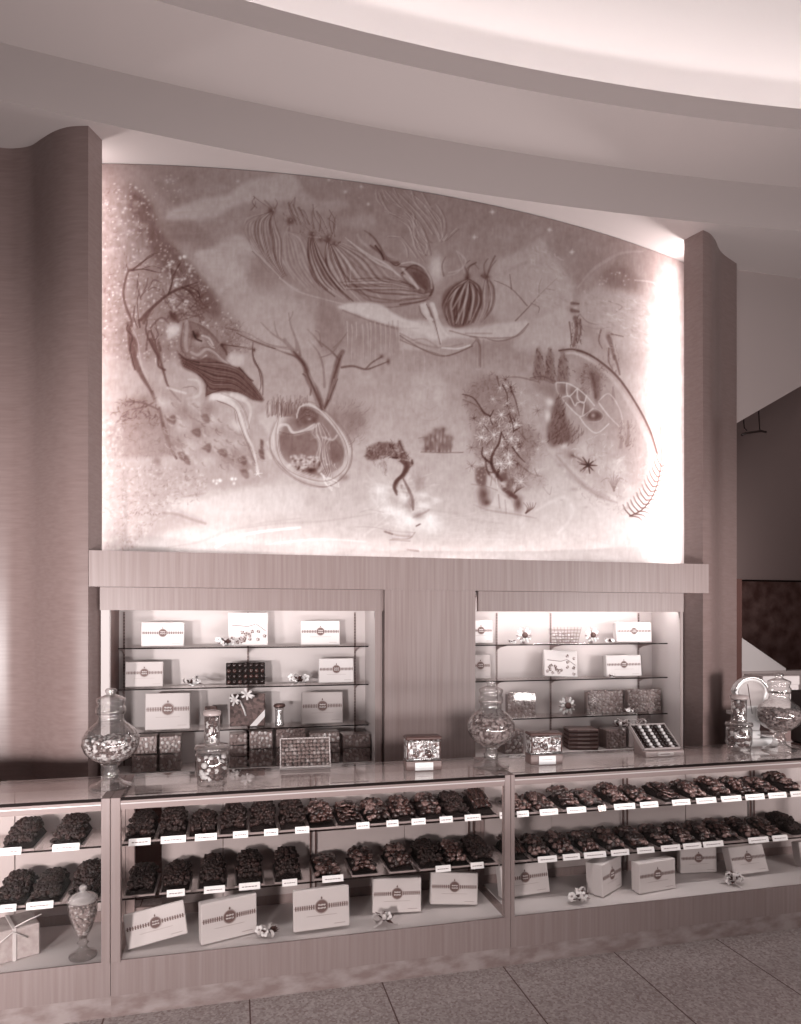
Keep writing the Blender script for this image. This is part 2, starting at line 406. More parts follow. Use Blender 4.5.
# ---------------------------------------------------------------- glass display cases
YF, YB = 3.20, 3.66
ZT = 0.969
YU, YD = 0.14, 0.15                      # how far the shelves sit behind the front glass
Z_UP, Z_DN, Z_DECK = at(316, 830, YF + YU)[1], at(316, 881, YF + YD)[1], 0.25
def shelf_x(px, py=830): return at(px, py, YB - 0.03)[0]
def make_case(x0, x1, label, doors, open_first, standards, pw0, pw1, pos):
    r = thing('display_case', label, 'display case', (x0, YF, 0), (0, 0, 0), 'glass candy display cases')
    w = x1 - x0; d = YB - YF
    part(r, 'plinth', MB().box(0, 0.012, 0, w, d - 0.03, 0.098), 'marble_plinth')
    part(r, 'base_panel', MB().box(0.001, 0, 0.098, w - 0.001, d, Z_DECK - 0.006).box(pw0, 0, Z_DECK - 0.006, w - pw1, 0.007, Z_DECK + 0.002), 'wood_case')
    part(r, 'deck', MB().box(pw0, 0.0075, Z_DECK - 0.006, w - pw1, d, Z_DECK), 'deck')
    for a, b in ((0.001, pw0), (w - pw1, w - 0.001)):
        p = MB().rbox(a, -0.004, Z_DECK - 0.006, b, 0.035, ZT, 0.002)
        p.box(a, 0.035, ZT - 0.03, b, d, ZT).box(a, d - 0.035, Z_DECK - 0.006, b, d, ZT - 0.03)
        part(r, 'post', p, 'wood_case')
    part(r, 'front_glass', MB().box(pw0, 0.008, Z_DECK + .0005, w - pw1, 0.013, 0.915), 'glass_thin')
    tg = MB().box(pw0, 0.0, ZT - 0.012, w - pw1, d, ZT, 0)
    tg.box(pw0, -0.006, ZT - 0.013, w - pw1, 0.0, ZT + 0.0005, 1)
    tg.box(pw0, d, ZT - 0.012, w - pw1, d + 0.003, ZT, 1)
    part(r, 'top_glass', tg, ['glass_top', 'edge_dark'])
    part(r, 'top_rail', MB().box(pw0, 0.0, 0.915, w - pw1, 0.016, 0.957).box(pw0, 0.0, 0.930, w - pw1, -0.003, 0.940), 'rail_grey')
    part(r, 'bright_strip', MB().box(pw0, -0.0045, 0.9395, w - pw1, 0.0, 0.9445), 'metal_bright' if pos == 'left' else 'strip_pale')
    part(r, 'back_rail', MB().box(pw0, d - 0.02, 0.915, w - pw1, d, 0.957).box(pw0, d - 0.02, Z_DECK, w - pw1, d, Z_DECK + 0.05), 'wood_case')
    for z, y0 in ((Z_UP, YU), (Z_DN, YD)):
        s = MB().box(0.004, y0, z - 0.008, w - 0.004, d - 0.045, z, 0)
        s.box(0.004, y0 - 0.002, z - 0.008, w - 0.004, y0, z, 1)
        part(r, 'glass_shelf', s, ['glass_shelf', 'edge_dark'])
    n = len(doors) - 1
    for i in range(n):
        a, b = max(doors[i] - x0, pw0), min(doors[i + 1] - x0, w - pw1)
        if i == 0 and open_first: continue
        q = MB().box(a + 0.002, d - 0.018 + 0.004 * (i % 2), Z_DECK + 0.05, b - 0.002, d - 0.008 + 0.004 * (i % 2), 0.915)
        part(r, 'back_door', q, 'case_back')
    for x in standards:
        s = MB()
        for dx in (-0.014, 0.014): s.box(x - x0 + dx - 0.004, d - 0.035, Z_DECK, x - x0 + dx + 0.004, d - 0.028, 0.93)
        for z, y0 in ((Z_UP, YU), (Z_DN, YD)):
            s.box(x - x0 - 0.012, d - 0.20, z - 0.018, x - x0 + 0.012, d - 0.03, z - 0.010)
        part(r, 'shelf_standard', s, 'metal_dark')
    return r
X1, X2 = at(110.5, 880, YF)[0], at(510.5, 850, YF)[0]
sx = shelf_x
make_case(X1 - 1.88, X1, 'glass candy counter case at the far left beneath the waving wood panel', [X1 - 1.88, sx(14), X1], False, [], 0.04, 0.038, 'left')
make_case(X1, X2, 'middle glass candy counter case between two pale wood posts', [X1, sx(161), sx(223), sx(405), X2], True, [sx(313), sx(471)], 0.042, 0.032, 'middle')
make_case(X2, X2 + 2.25, 'right glass candy counter case below the jar and tilted sample tray', [X2, sx(553), sx(687), sx(812), X2 + 2.25], False, [sx(625), sx(752)], 0.022, 0.04, 'right')

# ---------------------------------------------------------------- wall cabinets with glass shelves
def make_cabinet(x0, x1, lx0, lx1, label, stand, jl, jr):
    r = thing('wall_cabinet', label, 'wall cabinet', (x0, 4.5, 0.775), (0, 0, 0), 'lit wall display cabinets')
    zb = 0.775; w = x1 - x0; zl = 1.811 - zb
    part(r, 'lintel', MB().box(lx0 - x0, 0.0, zl, lx1 - x0, 0.03, H1 - zb - 0.001), 'wood_pale_upright')
    part(r, 'back_panel', MB().box(-0.005, 0.36, -0.02, w + 0.005, 0.375, 1.17), 'cabinet_back')
    for a, b, g in ((0 - jl, 0, 0), (w, w + jr, 1)):
        j = MB().box(a, 0.004, -0.02, b, 0.36, zl).box(a, 0.03, zl, b, 0.36, 1.17)
        if g == 0: j = MB().box(a, 0.004, -0.02, b, 0.05, zl); j.box(a, 0.05, -0.02, b, 0.36, zl, 1).box(a, 0.03, zl, b, 0.36, 1.17, 1)
        else: j.box(a, 0.0, -0.02, b, 0.004, zl, 1)
        part(r, 'jamb', j, ['cabinet_back', 'cabinet_side' if g == 0 else 'wood_pale_upright'])
    part(r, 'ledge', MB().box(-0.02, 0.0, -0.03, w + 0.02, 0.36, 0.0), 'cabinet_back')
    part(r, 'top_board', MB().box(0, 0.03, 1.15, w, 0.36, 1.17), 'cabinet_back')
    for z in (1.571, 1.308, 1.028):
        s = MB().box(0.03, 0.13, z - 0.008 - zb, w - 0.02, 0.352, z - zb, 0)
        s.box(0.03, 0.127, z - 0.008 - zb, w - 0.02, 0.13, z - zb, 1)
        part(r, 'glass_shelf', s, ['glass_shelf', 'edge_dark'])
    for X in stand:
        s = MB().box(X - x0 - 0.006, 0.353, 0.0, X - x0 + 0.006, 0.36, 1.03)
        for k in range(48): s.box(X - x0 - 0.003, 0.3518, 0.02 + k * 0.021, X - x0 + 0.003, 0.3535, 0.03 + k * 0.021, 1)
        p = part(r, 'shelf_standard', s, ['rail_grey', 'black'])
        for z in (1.571, 1.308, 1.028):
            part(p, 'bracket', MB().prism([(0.16, z - 0.010 - zb), (0.352, z - 0.010 - zb), (0.352, z - 0.05 - zb), (0.30, z - 0.03 - zb)], X - x0 - 0.004, X - x0 + 0.004, 'x'), 'rail_grey')
    return r
yw = 4.85
CL0, CL1 = -0.745, 0.926
CR0, CR1 = 1.632, 3.285
make_cabinet(CL0, CL1, -0.80, 0.984, 'lit wall cabinet with glass shelves left of the middle wood pillar', [at(124, 650, yw)[0], at(248, 650, yw)[0], at(355, 650, yw)[0]], 0.05, 0.05)
make_cabinet(CR0, CR1, 1.665, 3.315, 'lit wall cabinet with glass shelves right of the middle wood pillar', [at(497, 650, yw)[0], at(551, 650, yw)[0], at(639, 650, yw)[0]], 0.002, 0.025)
# narrow metal track at the left edge of the left cabinet belongs to the cabinet front
# ---------------------------------------------------------------- trays of sweets in the cases
TL = 0.268
def tray_mesh(TW):
    m = MB(); h = 0.008; t = 0.003
    m.box(-TW / 2, 0, 0, TW / 2, TL, 0.003)
    m.box(-TW / 2, 0, 0.003, TW / 2, t, h).box(-TW / 2, TL - t, 0.003, TW / 2, TL, h)
    m.box(-TW / 2, t, 0.003, -TW / 2 + t, TL - t, h).box(TW / 2 - t, t, 0.003, TW / 2, TL - t, h)
    return m.mesh('candy_tray', 'tray')
TRAYS = {}
rs = random.Random(11)
def candy_mb(kind, k):
    rng = random.Random(hash((kind, k)) % 1000 if False else {'round': 1, 'oval': 2, 'square': 3, 'nut': 4, 'bar': 5, 'disc': 6}[kind] * 17 + k)
    m = MB()
    if kind == 'round':                                  # dipped cream: flat foot, domed top, a curl on top
        m.lathe([(0.011, 0), (0.0145, 0.002), (0.015, 0.006), (0.012, 0.013), (0.006, 0.017), (0.002, 0.018)], 10)
        m.tube([(-0.006, 0.002, 0.0165), (-0.002, -0.004, 0.0185), (0.004, 0, 0.0185), (0.002, 0.004, 0.018)], 0.0018, 4)
    elif kind == 'oval':
        m.lathe([(0.010, 0), (0.0135, 0.002), (0.014, 0.006), (0.011, 0.012), (0.005, 0.0155), (0.001, 0.016)], 10, sx=1.35, sy=0.9)
        m.tube([(-0.010, 0.0, 0.0135), (-0.004, 0.004, 0.016), (0.004, -0.003, 0.0165), (0.011, 0.002, 0.013)], 0.0017, 4)
    elif kind == 'square':
        m.blob((0, 0, 0.008), (0.0155, 0.0135, 0.009), su=12, sv=6, sq=0.5)
        m.tube([(-0.009, -0.005, 0.0165), (0.009, 0.005, 0.0165)], 0.0016, 4)
    elif kind == 'disc':
        m.lathe([(0.013, 0), (0.016, 0.002), (0.016, 0.006), (0.013, 0.008), (0.002, 0.0085)], 10)
    elif kind == 'bar':
        m.rbox(-0.008, -0.03, 0, 0.008, 0.03, 0.012, 0.003)
    else:
        for i in range(5):
            a = rng.uniform(0, 6.28); q = rng.uniform(0.0, 0.008)
            m.blob((q * cos(a), q * sin(a), 0.006 + rng.uniform(-.002, .004)), rng.uniform(0.006, 0.0085), su=6, sv=4, jit=.15, rng=rng)
    return m
CM = {}
for kd in ('round', 'oval', 'square', 'nut', 'bar', 'disc'):
    for k in range(2): CM[(kd, k)] = candy_mb(kd, k)
COLM = ['nut_dark', 'chocolate_dark', 'chocolate', 'chocolate_milk', 'nut_mid', 'under_dark']
CME = {}
def candy_mesh(kd, k, ci):
    if (kd, k, ci) not in CME: CME[(kd, k, ci)] = CM[(kd, k)].mesh('chocolate', COLM[ci])
    return CME[(kd, k, ci)]
KINDTXT = {'round': 'domed chocolate cream', 'oval': 'oval dipped chocolate', 'square': 'square dipped chocolate', 'nut': 'dark nut cluster', 'bar': 'chocolate finger', 'disc': 'flat chocolate disc'}
TRAYTXT = {'round': 'tray of domed chocolate creams', 'oval': 'tray of oval chocolates', 'square': 'tray of square chocolates', 'nut': 'tray of dark nut clusters', 'bar': 'tray of chocolate fingers', 'disc': 'tray of flat chocolate discs'}
ORD = ['first', 'second', 'third', 'fourth', 'fifth', 'sixth', 'seventh', 'eighth', 'ninth', 'tenth', 'eleventh', 'twelfth', 'thirteenth']
# row: case word, shelf word, shelf height, shelf front y, list of (pixel of the front centre, kind, heap height, (tag from, tag to) or None)
ROWS = [
 ('far left case', 'upper', Z_UP, YU, 845, [(16, 'nut', .062, (1, 22)), (66, 'nut', .066, (53, 80))]),
 ('far left case', 'lower', Z_DN, YD, 903, [(8, 'nut', .065, (1, 17)), (43, 'nut', .062, (27, 54)), (83, 'nut', .088, (70, 95))]),
 ('middle case', 'upper', Z_UP, YU, 833, [(139, 'nut', .060, (129, 151)), (174, 'nut', .075, (161, 186)), (206, 'nut', .045, (195, 217)), (240, 'nut', .070, (233, 248)), (270, 'nut', .075, (264, 278)), (300, 'nut', .078, (295, 309)), (331, 'round', .060, None), (360, 'disc', .058, (356, 369)), (390, 'oval', .060, (386, 398)), (417, 'round', .060, (411, 425)), (444, 'square', .066, (439, 452)), (471, 'nut', .060, (464, 480)), (496, 'bar', .066, (499, 504))]),
 ('middle case', 'lower', Z_DN, YD, 882, [(139, 'nut', .055, None), (175, 'nut', .052, (167, 185)), (212, 'nut', .072, (204, 225)), (250, 'nut', .078, (239, 260)), (289, 'nut', .078, (282, 297)), (329, 'square', .030, (322, 343)), (366, 'oval', .058, None), (403, 'round', .058, None), (440, 'nut', .062, (435, 450)), (473, 'oval', .056, (470, 483)), (498, 'nut', .060, None)]),
 ('right case', 'upper', Z_UP, YU, 800, [(526, 'oval', .035, (516, 528)), (549, 'round', .035, (539, 557)), (574, 'oval', .062, (566, 585)), (598, 'square', .034, (597, 605)), (624, 'round', .060, (613, 634)), (648, 'round', .040, (639, 657)), (676, 'disc', .052, (671, 689)), (703, 'oval', .050, (695, 715)), (728, 'square', .058, (720, 740)), (752, 'round', .050, (744, 763)), (775, 'square', .042, (767, 785)), (798, 'oval', .066, (789, 806))]),
 ('right case', 'lower', Z_DN, YD, 846, [(521, 'bar', .052, None), (545, 'oval', .050, (537, 556)), (570, 'round', .054, (562, 579)), (595, 'oval', .050, (583, 605)), (620, 'round', .055, (610, 628)), (644, 'square', .052, (636, 653)), (669, 'oval', .052, (660, 679)), (692, 'round', .050, (682, 700)), (714, 'oval', .052, (702, 722)), (735, 'oval', .054, None), (757, 'round', .052, (747, 767)), (780, 'disc', .050, (771, 786)), (802, 'nut', .058, None)]),
]
cards = []
trays = []
allc = []                                   # candies: tray index, kind, variant, colour, matrix
under = MB(); heaps = []
for cw, sw, z, y0, py, lst in ROWS:
    Y = YF + y0
    xs = [at(p[0], py, Y)[0] for p in lst]
    TW = .127 if cw == 'right case' else (.143 if cw == 'far left case' else .140)
    if TW not in TRAYS: TRAYS[TW] = tray_mesh(TW)
    lo = {'far left case': X1 - 1.8, 'middle case': X1 + .008, 'right case': X2 + .008}[cw] + TW / 2
    hi = {'far left case': X1 - .008, 'middle case': X2 - .008, 'right case': X2 + 2.2}[cw] - TW / 2
    xs = [min(max(x, lo), hi) for x in xs]
    for i in range(len(xs) - 2, -1, -1): xs[i] = min(xs[i], xs[i + 1] - TW - .002)
    for i in range(1, len(xs)): xs[i] = max(xs[i], xs[i - 1] + TW + .002)
    for i, (px, kd, hh, tg) in enumerate(lst):
        X = xs[i]
        hand = 'from the left'
        idx = len(trays)
        lbl = f'{TRAYTXT[kd]}, {ORD[i]} from left on {sw} shelf of {cw}'
        o = obj('candy_tray', TRAYS[TW], None, (X, Y + 0.004, z + .0006))
        tag(o, lbl, 'tray', f'candy trays on the {sw} shelf of the {cw}')
        trays.append((X, Y, z, kd, i, sw, cw))
        # the heap
        def hgt(u, v, hh=hh * 1.12 + .004):                # u across -1..1, v 0..1 to the back
            e = 1 - .5 * abs(u) ** 4
            v = max(0.0, min(1.0, v)); p = 0.30 + 0.70 * min(1, (v / 0.55)) ** 0.85
            if v > 0.75: p *= 1 - ((v - 0.75) / 0.25) ** 2 * 0.4
            return hh * e * p
        s = {'nut': 0.0195, 'bar': 0.02, 'round': .0275, 'oval': .030, 'square': .029, 'disc': .028}[kd]
        heaps.append((idx, X, Y, z, TW, hgt))
        if kd == 'bar':
            for a in range(7):
                for b in range(4):
                    u = -0.8 + 1.6 * a / 6; v = 0.12 + 0.25 * b
                    M = Mx((X + u * (TW / 2 - .016), Y + 0.036 + v * (TL - .075), z + 0.016 + hgt(u, v)), (0.28 if b < 3 else -.1, rs.uniform(-.1, .1), rs.uniform(-.2, .2)))
                    allc.append((idx, 'bar', a % 2, 1 + (a + b) % 2, M))
            continue
        ny = int((TL - .02) / (s * .98)); nx = max(3, int((TW - .014) / s + .4))
        for a in range(ny):
            off = .5 if a % 2 else 0
            for b in range(nx):
                u = -1 + 2 * (b + .5 + (off - .25)) / nx + rs.uniform(-.09, .09)
                v = (a + .5) / ny + rs.uniform(-.015, .015)
                if abs(u) > 0.95: u = 0.95 * (1 if u > 0 else -1)
                du = (hgt(u + .06, v) - hgt(u - .06, v)) / (.12 * TW / 2); dv_ = (hgt(u, v + .03) - hgt(u, v - .03)) / (.06 * TL)
                ax = math.atan(dv_) * .8 + rs.uniform(-.35, .35); ay = -math.atan(du) * .55 + rs.uniform(-.35, .35)
                sc = rs.uniform(.9, 1.14) * (1.15 if kd == 'nut' else 1.06)
                k = rs.random()
                if kd == 'nut': ci = 0 if k < .7 else 4
                else: ci = 1 if k < .34 else (2 if k < .72 else 3)
                M = Mx((X + u * (TW / 2 - .016), Y + .022 + v * (TL - .040), z + .0095 + (.006 if kd == 'nut' else 0) + max(.0155 * sc * max(abs(sin(ax)), abs(sin(ay))), hgt(u, v) - .006)), (ax, ay, rs.uniform(0, 6.28)), (sc, sc, sc))
                allc.append((idx, kd, rs.randrange(2), ci, M))
        # some loose ones on top of the heap
    for i, (px, kd, hh, tg) in enumerate(lst):
        if not tg: continue
        xa, xb = at(tg[0], py, Y)[0], at(tg[1], py, Y)[0]
        m = MB(); w = xb - xa; h = 0.032
        small = (cw == 'right case' and sw == 'upper' and i == 3)
        m.box(-w / 2, 0, 0, w / 2, 0.0012, h, 0)
        if not small:
            nl = max(3, int(w / .012)); x = -w * .36
            while x < w * .34:
                l = rs.uniform(.006, .014); m.box(x, -0.0004, h * .40, min(x + l, w * .36), 0.0, h * .40 + .0035, 1); x += l + .003
        c = obj('price_card', m.mesh('price_card', ['white_card' if not small else 'glass_jar', 'ink']), None, ((xa + xb) / 2, Y - 0.016, z - 0.007), (-0.30, 0, 0))
        tag(c, f'{"small clear" if small else "white"} price card before {ORD[i]} tray from left, {sw} shelf of {cw}', 'price card', f'price cards on the {sw} shelf of the {cw}')
# the nearest big chocolates become single things, whole trays at a time
size = {'round': .034, 'oval': .038, 'square': .034, 'nut': .026, 'bar': .03, 'disc': .034}
cnt = {}
for c in allc: cnt[c[0]] = cnt.get(c[0], 0) + 1
order = sorted(cnt, key=lambda t: -size[trays[t][3]] / dep(trays[t][0], trays[t][1]) + (9 if trays[t][3] in ('bar',) else 0))
single = set(); tot = 0
for t in order:
    if tot + cnt[t] <= 300: single.add(t); tot += cnt[t]
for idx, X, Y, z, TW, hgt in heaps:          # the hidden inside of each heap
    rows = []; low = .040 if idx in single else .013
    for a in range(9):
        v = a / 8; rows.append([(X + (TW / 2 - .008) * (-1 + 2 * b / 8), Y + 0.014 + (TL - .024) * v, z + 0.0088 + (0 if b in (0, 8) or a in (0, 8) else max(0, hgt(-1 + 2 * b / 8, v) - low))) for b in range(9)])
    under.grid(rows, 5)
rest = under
for t, kd, k, ci, M in allc:
    X, Y, z, _, i, sw, cw = trays[t]
    if t in single:
        o = obj('chocolate', candy_mesh(kd, k, ci)); o.matrix_world = M
        tag(o, f'{KINDTXT[kd]} heaped in {ORD[i]} tray from left, {cw} {sw} shelf', 'chocolate', f'{KINDTXT[kd]}s in the {ORD[i]} tray, {cw} {sw} shelf')
    else:
        rest.merge(CM[(kd, k)], M, {0: ci})
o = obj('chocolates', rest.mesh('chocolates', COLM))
tag(o, 'dark chocolates and nut clusters heaped on the many other trays', 'chocolates', kind='stuff')
print('single chocolates', tot, 'all', len(allc), 'trays', len(trays))
# ---------------------------------------------------------------- gift boxes with a band and a round emblem
BOXI = 0
def candy_box(label, X, Y, Z, w, h, d=0.055, yaw=0.0, tilt=0.0, roll=0.0, g='white_box', band=True, group=None, diamond=False, corner=False, lift=0.0):
    r = thing('candy_box', label, 'gift box', (X, Y, Z + lift + .001 + d * sin(max(0, -tilt)) + w / 2 * abs(sin(roll))), (tilt, roll, yaw), group)
    # stands on its long edge: face towards -y, lid in front
    part(r, 'box_base', MB().rbox(-w / 2 + .003, 0.018, 0.003, w / 2 - .003, d, h - .003, .003), g)
    lid = MB().rbox(-w / 2, 0, 0, w / 2, d * .62, h, .004)
    e = -0.0006
    cx = 0.0; cz = h * .56; R = h * .175
    if band:
        bh = h * .058
        for sgn in (-1, 1):
            a = R * 1.05; b = w / 2 - .004
            n = 9
            for k in range(n):
                x = a + (b - a) * k / n
                lid.box(min(sgn * x, sgn * (x + (b - a) * .55 / n)), e, cz - bh, max(sgn * x, sgn * (x + (b - a) * .55 / n)), 0, cz + bh, 1)
            lid.box(min(sgn * a, sgn * b), e * .5, cz - bh * .25, max(sgn * a, sgn * b), 0, cz + bh * .25, 2)
        lid.box(-w * .27, e, h * .335, w * .27, 0, h * .345, 3)
        lid.box(w * .22, e, h * .10, w * .42, 0, h * .115, 3)
    part(r, 'box_lid', lid, [g, 'print_dark', 'print_mid', 'print_mid'])
    em = MB()
    Me = Mx((cx, -0.001, cz), (pi / 2, 0, 0))
    if diamond:
        em.prism([(-R * 1.25, 0), (0, -R * .95), (R * 1.25, 0), (0, R * .95)], 0, 0.001, 'z', 0, Me)
    em.lathe([(R * .86, 0), (R * .86, .0012)], 28, m=0, M=Me)
    em.lathe([(R * .86, 0.0), (R * .88, .0016), (R, .0016), (R, 0)], 28, m=1, M=Me)
    # two lines of brush script, written as a loose wavy stroke
    for zz, am, ln in ((R * .22, R * .16, R * .50), (-R * .22, R * .14, R * .55)):
        pts = [(-ln + 2 * ln * k / 22, zz + am * sin(k * 1.9) * (0.6 + .4 * sin(k * .7)), 0.0014) for k in range(23)]
        em.tube(pts, R * .075, 4, 2, Me)
    em.box(-R * .09, R * 1.02, 0, R * .09, R * 1.16, .001, 0, Me)
    em.prism([(-R * .16, R * 1.16), (R * .16, R * 1.16), (0, R * 1.42)], 0, .001, 'z', 0, Me)
    part(r, 'emblem', em, ['print_dark', 'print_mid', 'white_box'])
    return r
def box_px(label, pl, pr, yb, Y, Z, hpx, g='white_box', yaw=0, tilt=-0.10, d=0.055, **k):
    xl, _ = at(pl, yb, Y); xr, _ = at(pr, yb, Y)
    X = (xl + xr) / 2; w = (xr - xl) / max(.5, cos(yaw)); h = hpx / F * dep(X, Y) / cos(tilt)
    return candy_box(label, X, Y, Z, w, h, d, yaw, tilt, g=g, **k)
S1, S2, S3, S4 = 1.571, 1.308, 1.028, 0.775
YS = 4.70
GA = 'boxed candy in the wall cabinets'
box_px('white gift box leaning at left end of top shelf, left wall cabinet', 141, 184, 646, YS, S1, 24, group=GA)
box_px('white gift box at right end of top shelf, left wall cabinet', 301, 340, 645, YS, S1, 24, group=GA)
box_px('white gift box at left end of second shelf, left wall cabinet', 125, 163, 687, YS, S2, 25, 'cream_box', group=GA)
box_px('white gift box at right end of second shelf, left wall cabinet', 319, 354, 683, YS, S2, 24, 'white_box', group=GA)
box_px('large cream gift box at left of third shelf, left wall cabinet', 145, 190, 730, YS - .02, S3, 36, 'cream_box', diamond=True, group=GA)
box_px('large cream gift box at right of third shelf, left wall cabinet', 302, 343, 724, YS, S3, 31, 'cream_box', group=GA)
box_px('white gift box cut off at left of top shelf, right wall cabinet', 470, 493, 643, YS + .03, S1, 23, diamond=True, group=GA)
box_px('pale gift box behind the jar lid on second shelf, right wall cabinet', 471, 491, 680, YS + .03, S2, 24, 'cream_box', diamond=True, group=GA)
box_px('white gift box at right end of top shelf, right wall cabinet', 617, 652, 642, YS, S1, 20, group=GA)
box_px('white gift box with small flowers on second shelf, right wall cabinet', 607, 642, 676, YS, S2, 21, group=GA)
# tall lace-printed white box and the tilted one at the right
def plain_box(name, label, cat, pl, pr, yb, Y, Z, hpx, mats, yaw=0, tilt=-.1, d=.05, roll=0, group=None, deco=None, rim=None):
    xl, _ = at(pl, yb, Y); xr, _ = at(pr, yb, Y); X = (xl + xr) / 2; w = (xr - xl); h = hpx / F * dep(X, Y) / cos(tilt)
    r = thing(name, label, cat, (X, Y, Z + .001 + d * sin(max(0, -tilt)) + w / 2 * abs(sin(roll))), (tilt, roll, yaw), group)
    part(r, 'box_base', MB().rbox(-w / 2 + .003, .015, .003, w / 2 - .003, d, h - .003, .003), mats[0])
    l = MB().rbox(-w / 2, 0, 0, w / 2, d * .6, h, .004)
    part(r, 'box_lid', l, mats[1])
    if deco: deco(r, w, h)
    return r
def flower_print(r, w, h):
    m = MB(); rng = random.Random(int(w * 1e5))
    for k in range(16):
        x = rng.uniform(-.42, .42) * w; z = rng.uniform(.06, .45) * h if x < .1 * w else rng.uniform(.06, .8) * h
        for j in range(5):
            a = j * 1.257 + rng.random()
            m.lathe([(.006, 0), (.006, .001)], 6, (x + .008 * cos(a), z + .008 * sin(a), 0), rng.randrange(2), Mx((0, -.0002, 0), (pi / 2, 0, 0)))
    m.tube([(-.4 * w, -.0005, .62 * h), (0, -.0005, .58 * h), (.2 * w, -.0005, .66 * h), (.44 * w, -.0005, .45 * h)], .002, 4, 1)
    part(r, 'flower_print', m, ['print_mid', 'print_dark'])
plain_box('candy_box', 'tall white box with flower print, middle of top shelf, left wall cabinet', 'gift box', 228, 268, 646, YS, S1, 33, ['white_box', 'white_box'], deco=flower_print, group=GA)
plain_box('candy_box', 'tilted white box with flower print on second shelf, right wall cabinet', 'gift box', 545, 577, 678, YS - .03, S2, 26, ['white_box', 'white_box'], roll=.05, yaw=-.1, tilt=-.2, deco=flower_print, group=GA)
# open chocolate assortment standing up, dark
def assort(r, w, h):
    m = MB(); rng = random.Random(5); n = 7
    for i in range(n):
        for j in range(4):
            x = -w / 2 + w * (i + .5) / n; z = h * (j + .5) / 4
            m.blob((x, -.002, z), (w / n * .42, .012, h / 4 * .40), rng.choice((0, 0, 1)), 8, 5, .08, rng=rng)
    part(r, 'chocolate_rows', m, ['chocolate_dark', 'chocolate'])
plain_box('chocolate_assortment', 'open dark chocolate assortment standing upright, second shelf of left wall cabinet', 'chocolate box', 226, 265, 685, YS, S2, 22, ['dark_box', 'under_dark'], deco=assort)
plain_box('candy_box', 'tiny dark box behind the stacked jars, third shelf of left cabinet', 'gift box', 205, 217, 724, YS + .05, S3, 20, ['dark_box', 'dark_bonbons'])
# ---------------------------------------------------------------- bows, flowers and rosettes
def bow_mb(s, rng, loops=6, tails=2, m=0):
    b = MB()
    for k in range(loops):
        a = 2 * pi * k / loops + rng.uniform(-.3, .3); e = rng.uniform(.2, .9); L = s * rng.uniform(.8, 1.1)
        M = Mx((0, 0, s * .3), (0, -e, a))
        rows = [[], []]
        for t in range(11):
            u = 2 * pi * t / 10; x = L * .5 * (1 - cos(u)); z = L * .28 * sin(u)
            rows[0].append((x, -s * .13, z)); rows[1].append((x, s * .13, z))
        b.grid(rows, m, True, M)
    for k in range(tails):
        a = rng.uniform(0, 6.28)
        rows = [[], []]
        for t in range(6):
            x = s * 1.15 * t / 5; z = s * (.3 - .28 * t / 5) + .003 + s * .06 * sin(t * 1.9)
            rows[0].append((x, -s * .10, z)); rows[1].append((x, s * .10, z))
        b.grid(rows, m, True, Mx((0, 0, 0), (0, 0, a)))
    b.blob((0, 0, s * .33), s * .16, m)
    return b
def flower_mb(c, s, rng, n=6, mp=0, mc=1, face=None):
    b = MB()
    for k in range(n):
        a = 2 * pi * k / n
        b.blob((s * .55 * cos(a), s * .55 * sin(a), s * .1), (s * .42, s * .42, s * .14), mp, 7, 4, .1, rng=rng)
    b.blob((0, 0, s * .16), s * .16, mc, 6, 4)
    out = MB(); out.merge(b, Mx(c, face if face else (rng.uniform(.6, 1.6), rng.uniform(-.5, .5), 0)))
    return out
def spray(label, X, Y, Z, s, seed, loops=5, flowers=3, leaves=4, group=None, dark=False, yaw=0):
    s *= 1.35; leaves = int(leaves * 1.5) + 2
    rng = random.Random(seed)
    r = thing('flower_bow', label, 'bow', (X, Y, Z), (0, 0, yaw), group)
    part(r, 'ribbon_bow', bow_mb(s, rng, loops), 'ribbon_pale')
    f = MB()
    for k in range(flowers):
        f.merge(flower_mb((rng.uniform(-1, 1) * s * .8, rng.uniform(-.5, .0) * s, s * rng.uniform(.35, .75)), s * .40, rng, 5))
    part(r, 'flowers', f, ['petal_white' if not dark else 'petal_grey', 'petal_grey' if not dark else 'leaf_dark'])
    l = MB()
    for k in range(leaves):
        a = rng.uniform(0, 6.28); e = rng.uniform(.0, .7)
        M = Mx((0, 0, s * .3), (0, -e, a))
        l.add([(0, 0, 0), (s * .5, -s * .2, .006), (s * 1.05, 0, 0), (s * .5, s * .2, .006), (s * .5, 0, -.004)], [(0, 1, 4), (1, 2, 4), (2, 3, 4), (3, 0, 4), (0, 3, 2, 1)], 0, False, M)
    part(r, 'leaves', l, 'leaf_dark')
    return r
def spray_px(label, px, py, Y, Z, s, seed, **k):
    return spray(label, at(px, py, Y)[0], Y, Z, s, seed, **k)
GF = 'flower and ribbon ornaments'
spray_px('white ribbon bow with dark leaves before the lace box, top shelf', 226, 643, YS - .06, S1, .048, 1, loops=6, leaves=6, group=GF)
spray_px('small white flower ornament with curved ribbon, left of dark chocolate assortment', 192, 686, YS - .04, S2, .052, 2, group=GF)
spray_px('flower ornament with dark leaf cluster right of the dark chocolate assortment', 299, 683, YS - .04, S2, .054, 3, leaves=9, group=GF)
spray_px('small white flowers lying left of the first rosette, right wall cabinet', 511, 644, YS - .04, S1, .028, 4, leaves=6, group=GF)
spray_px('small flower sprig left of white box, top shelf of right cabinet', 609, 643, YS - .03, S1, .030, 5, loops=3, leaves=5, group=GF)
spray_px('tiny flower sprig on lower left corner of second shelf box, right cabinet', 612, 677, YS - .05, S2, .022, 6, loops=2, flowers=2, leaves=3, group=GF)
spray_px('white ribbon bow between two cellophane boxes, third shelf of right cabinet', 630, 715, YS - .06, S3, .040, 7, loops=4, flowers=1, leaves=5, group=GF)
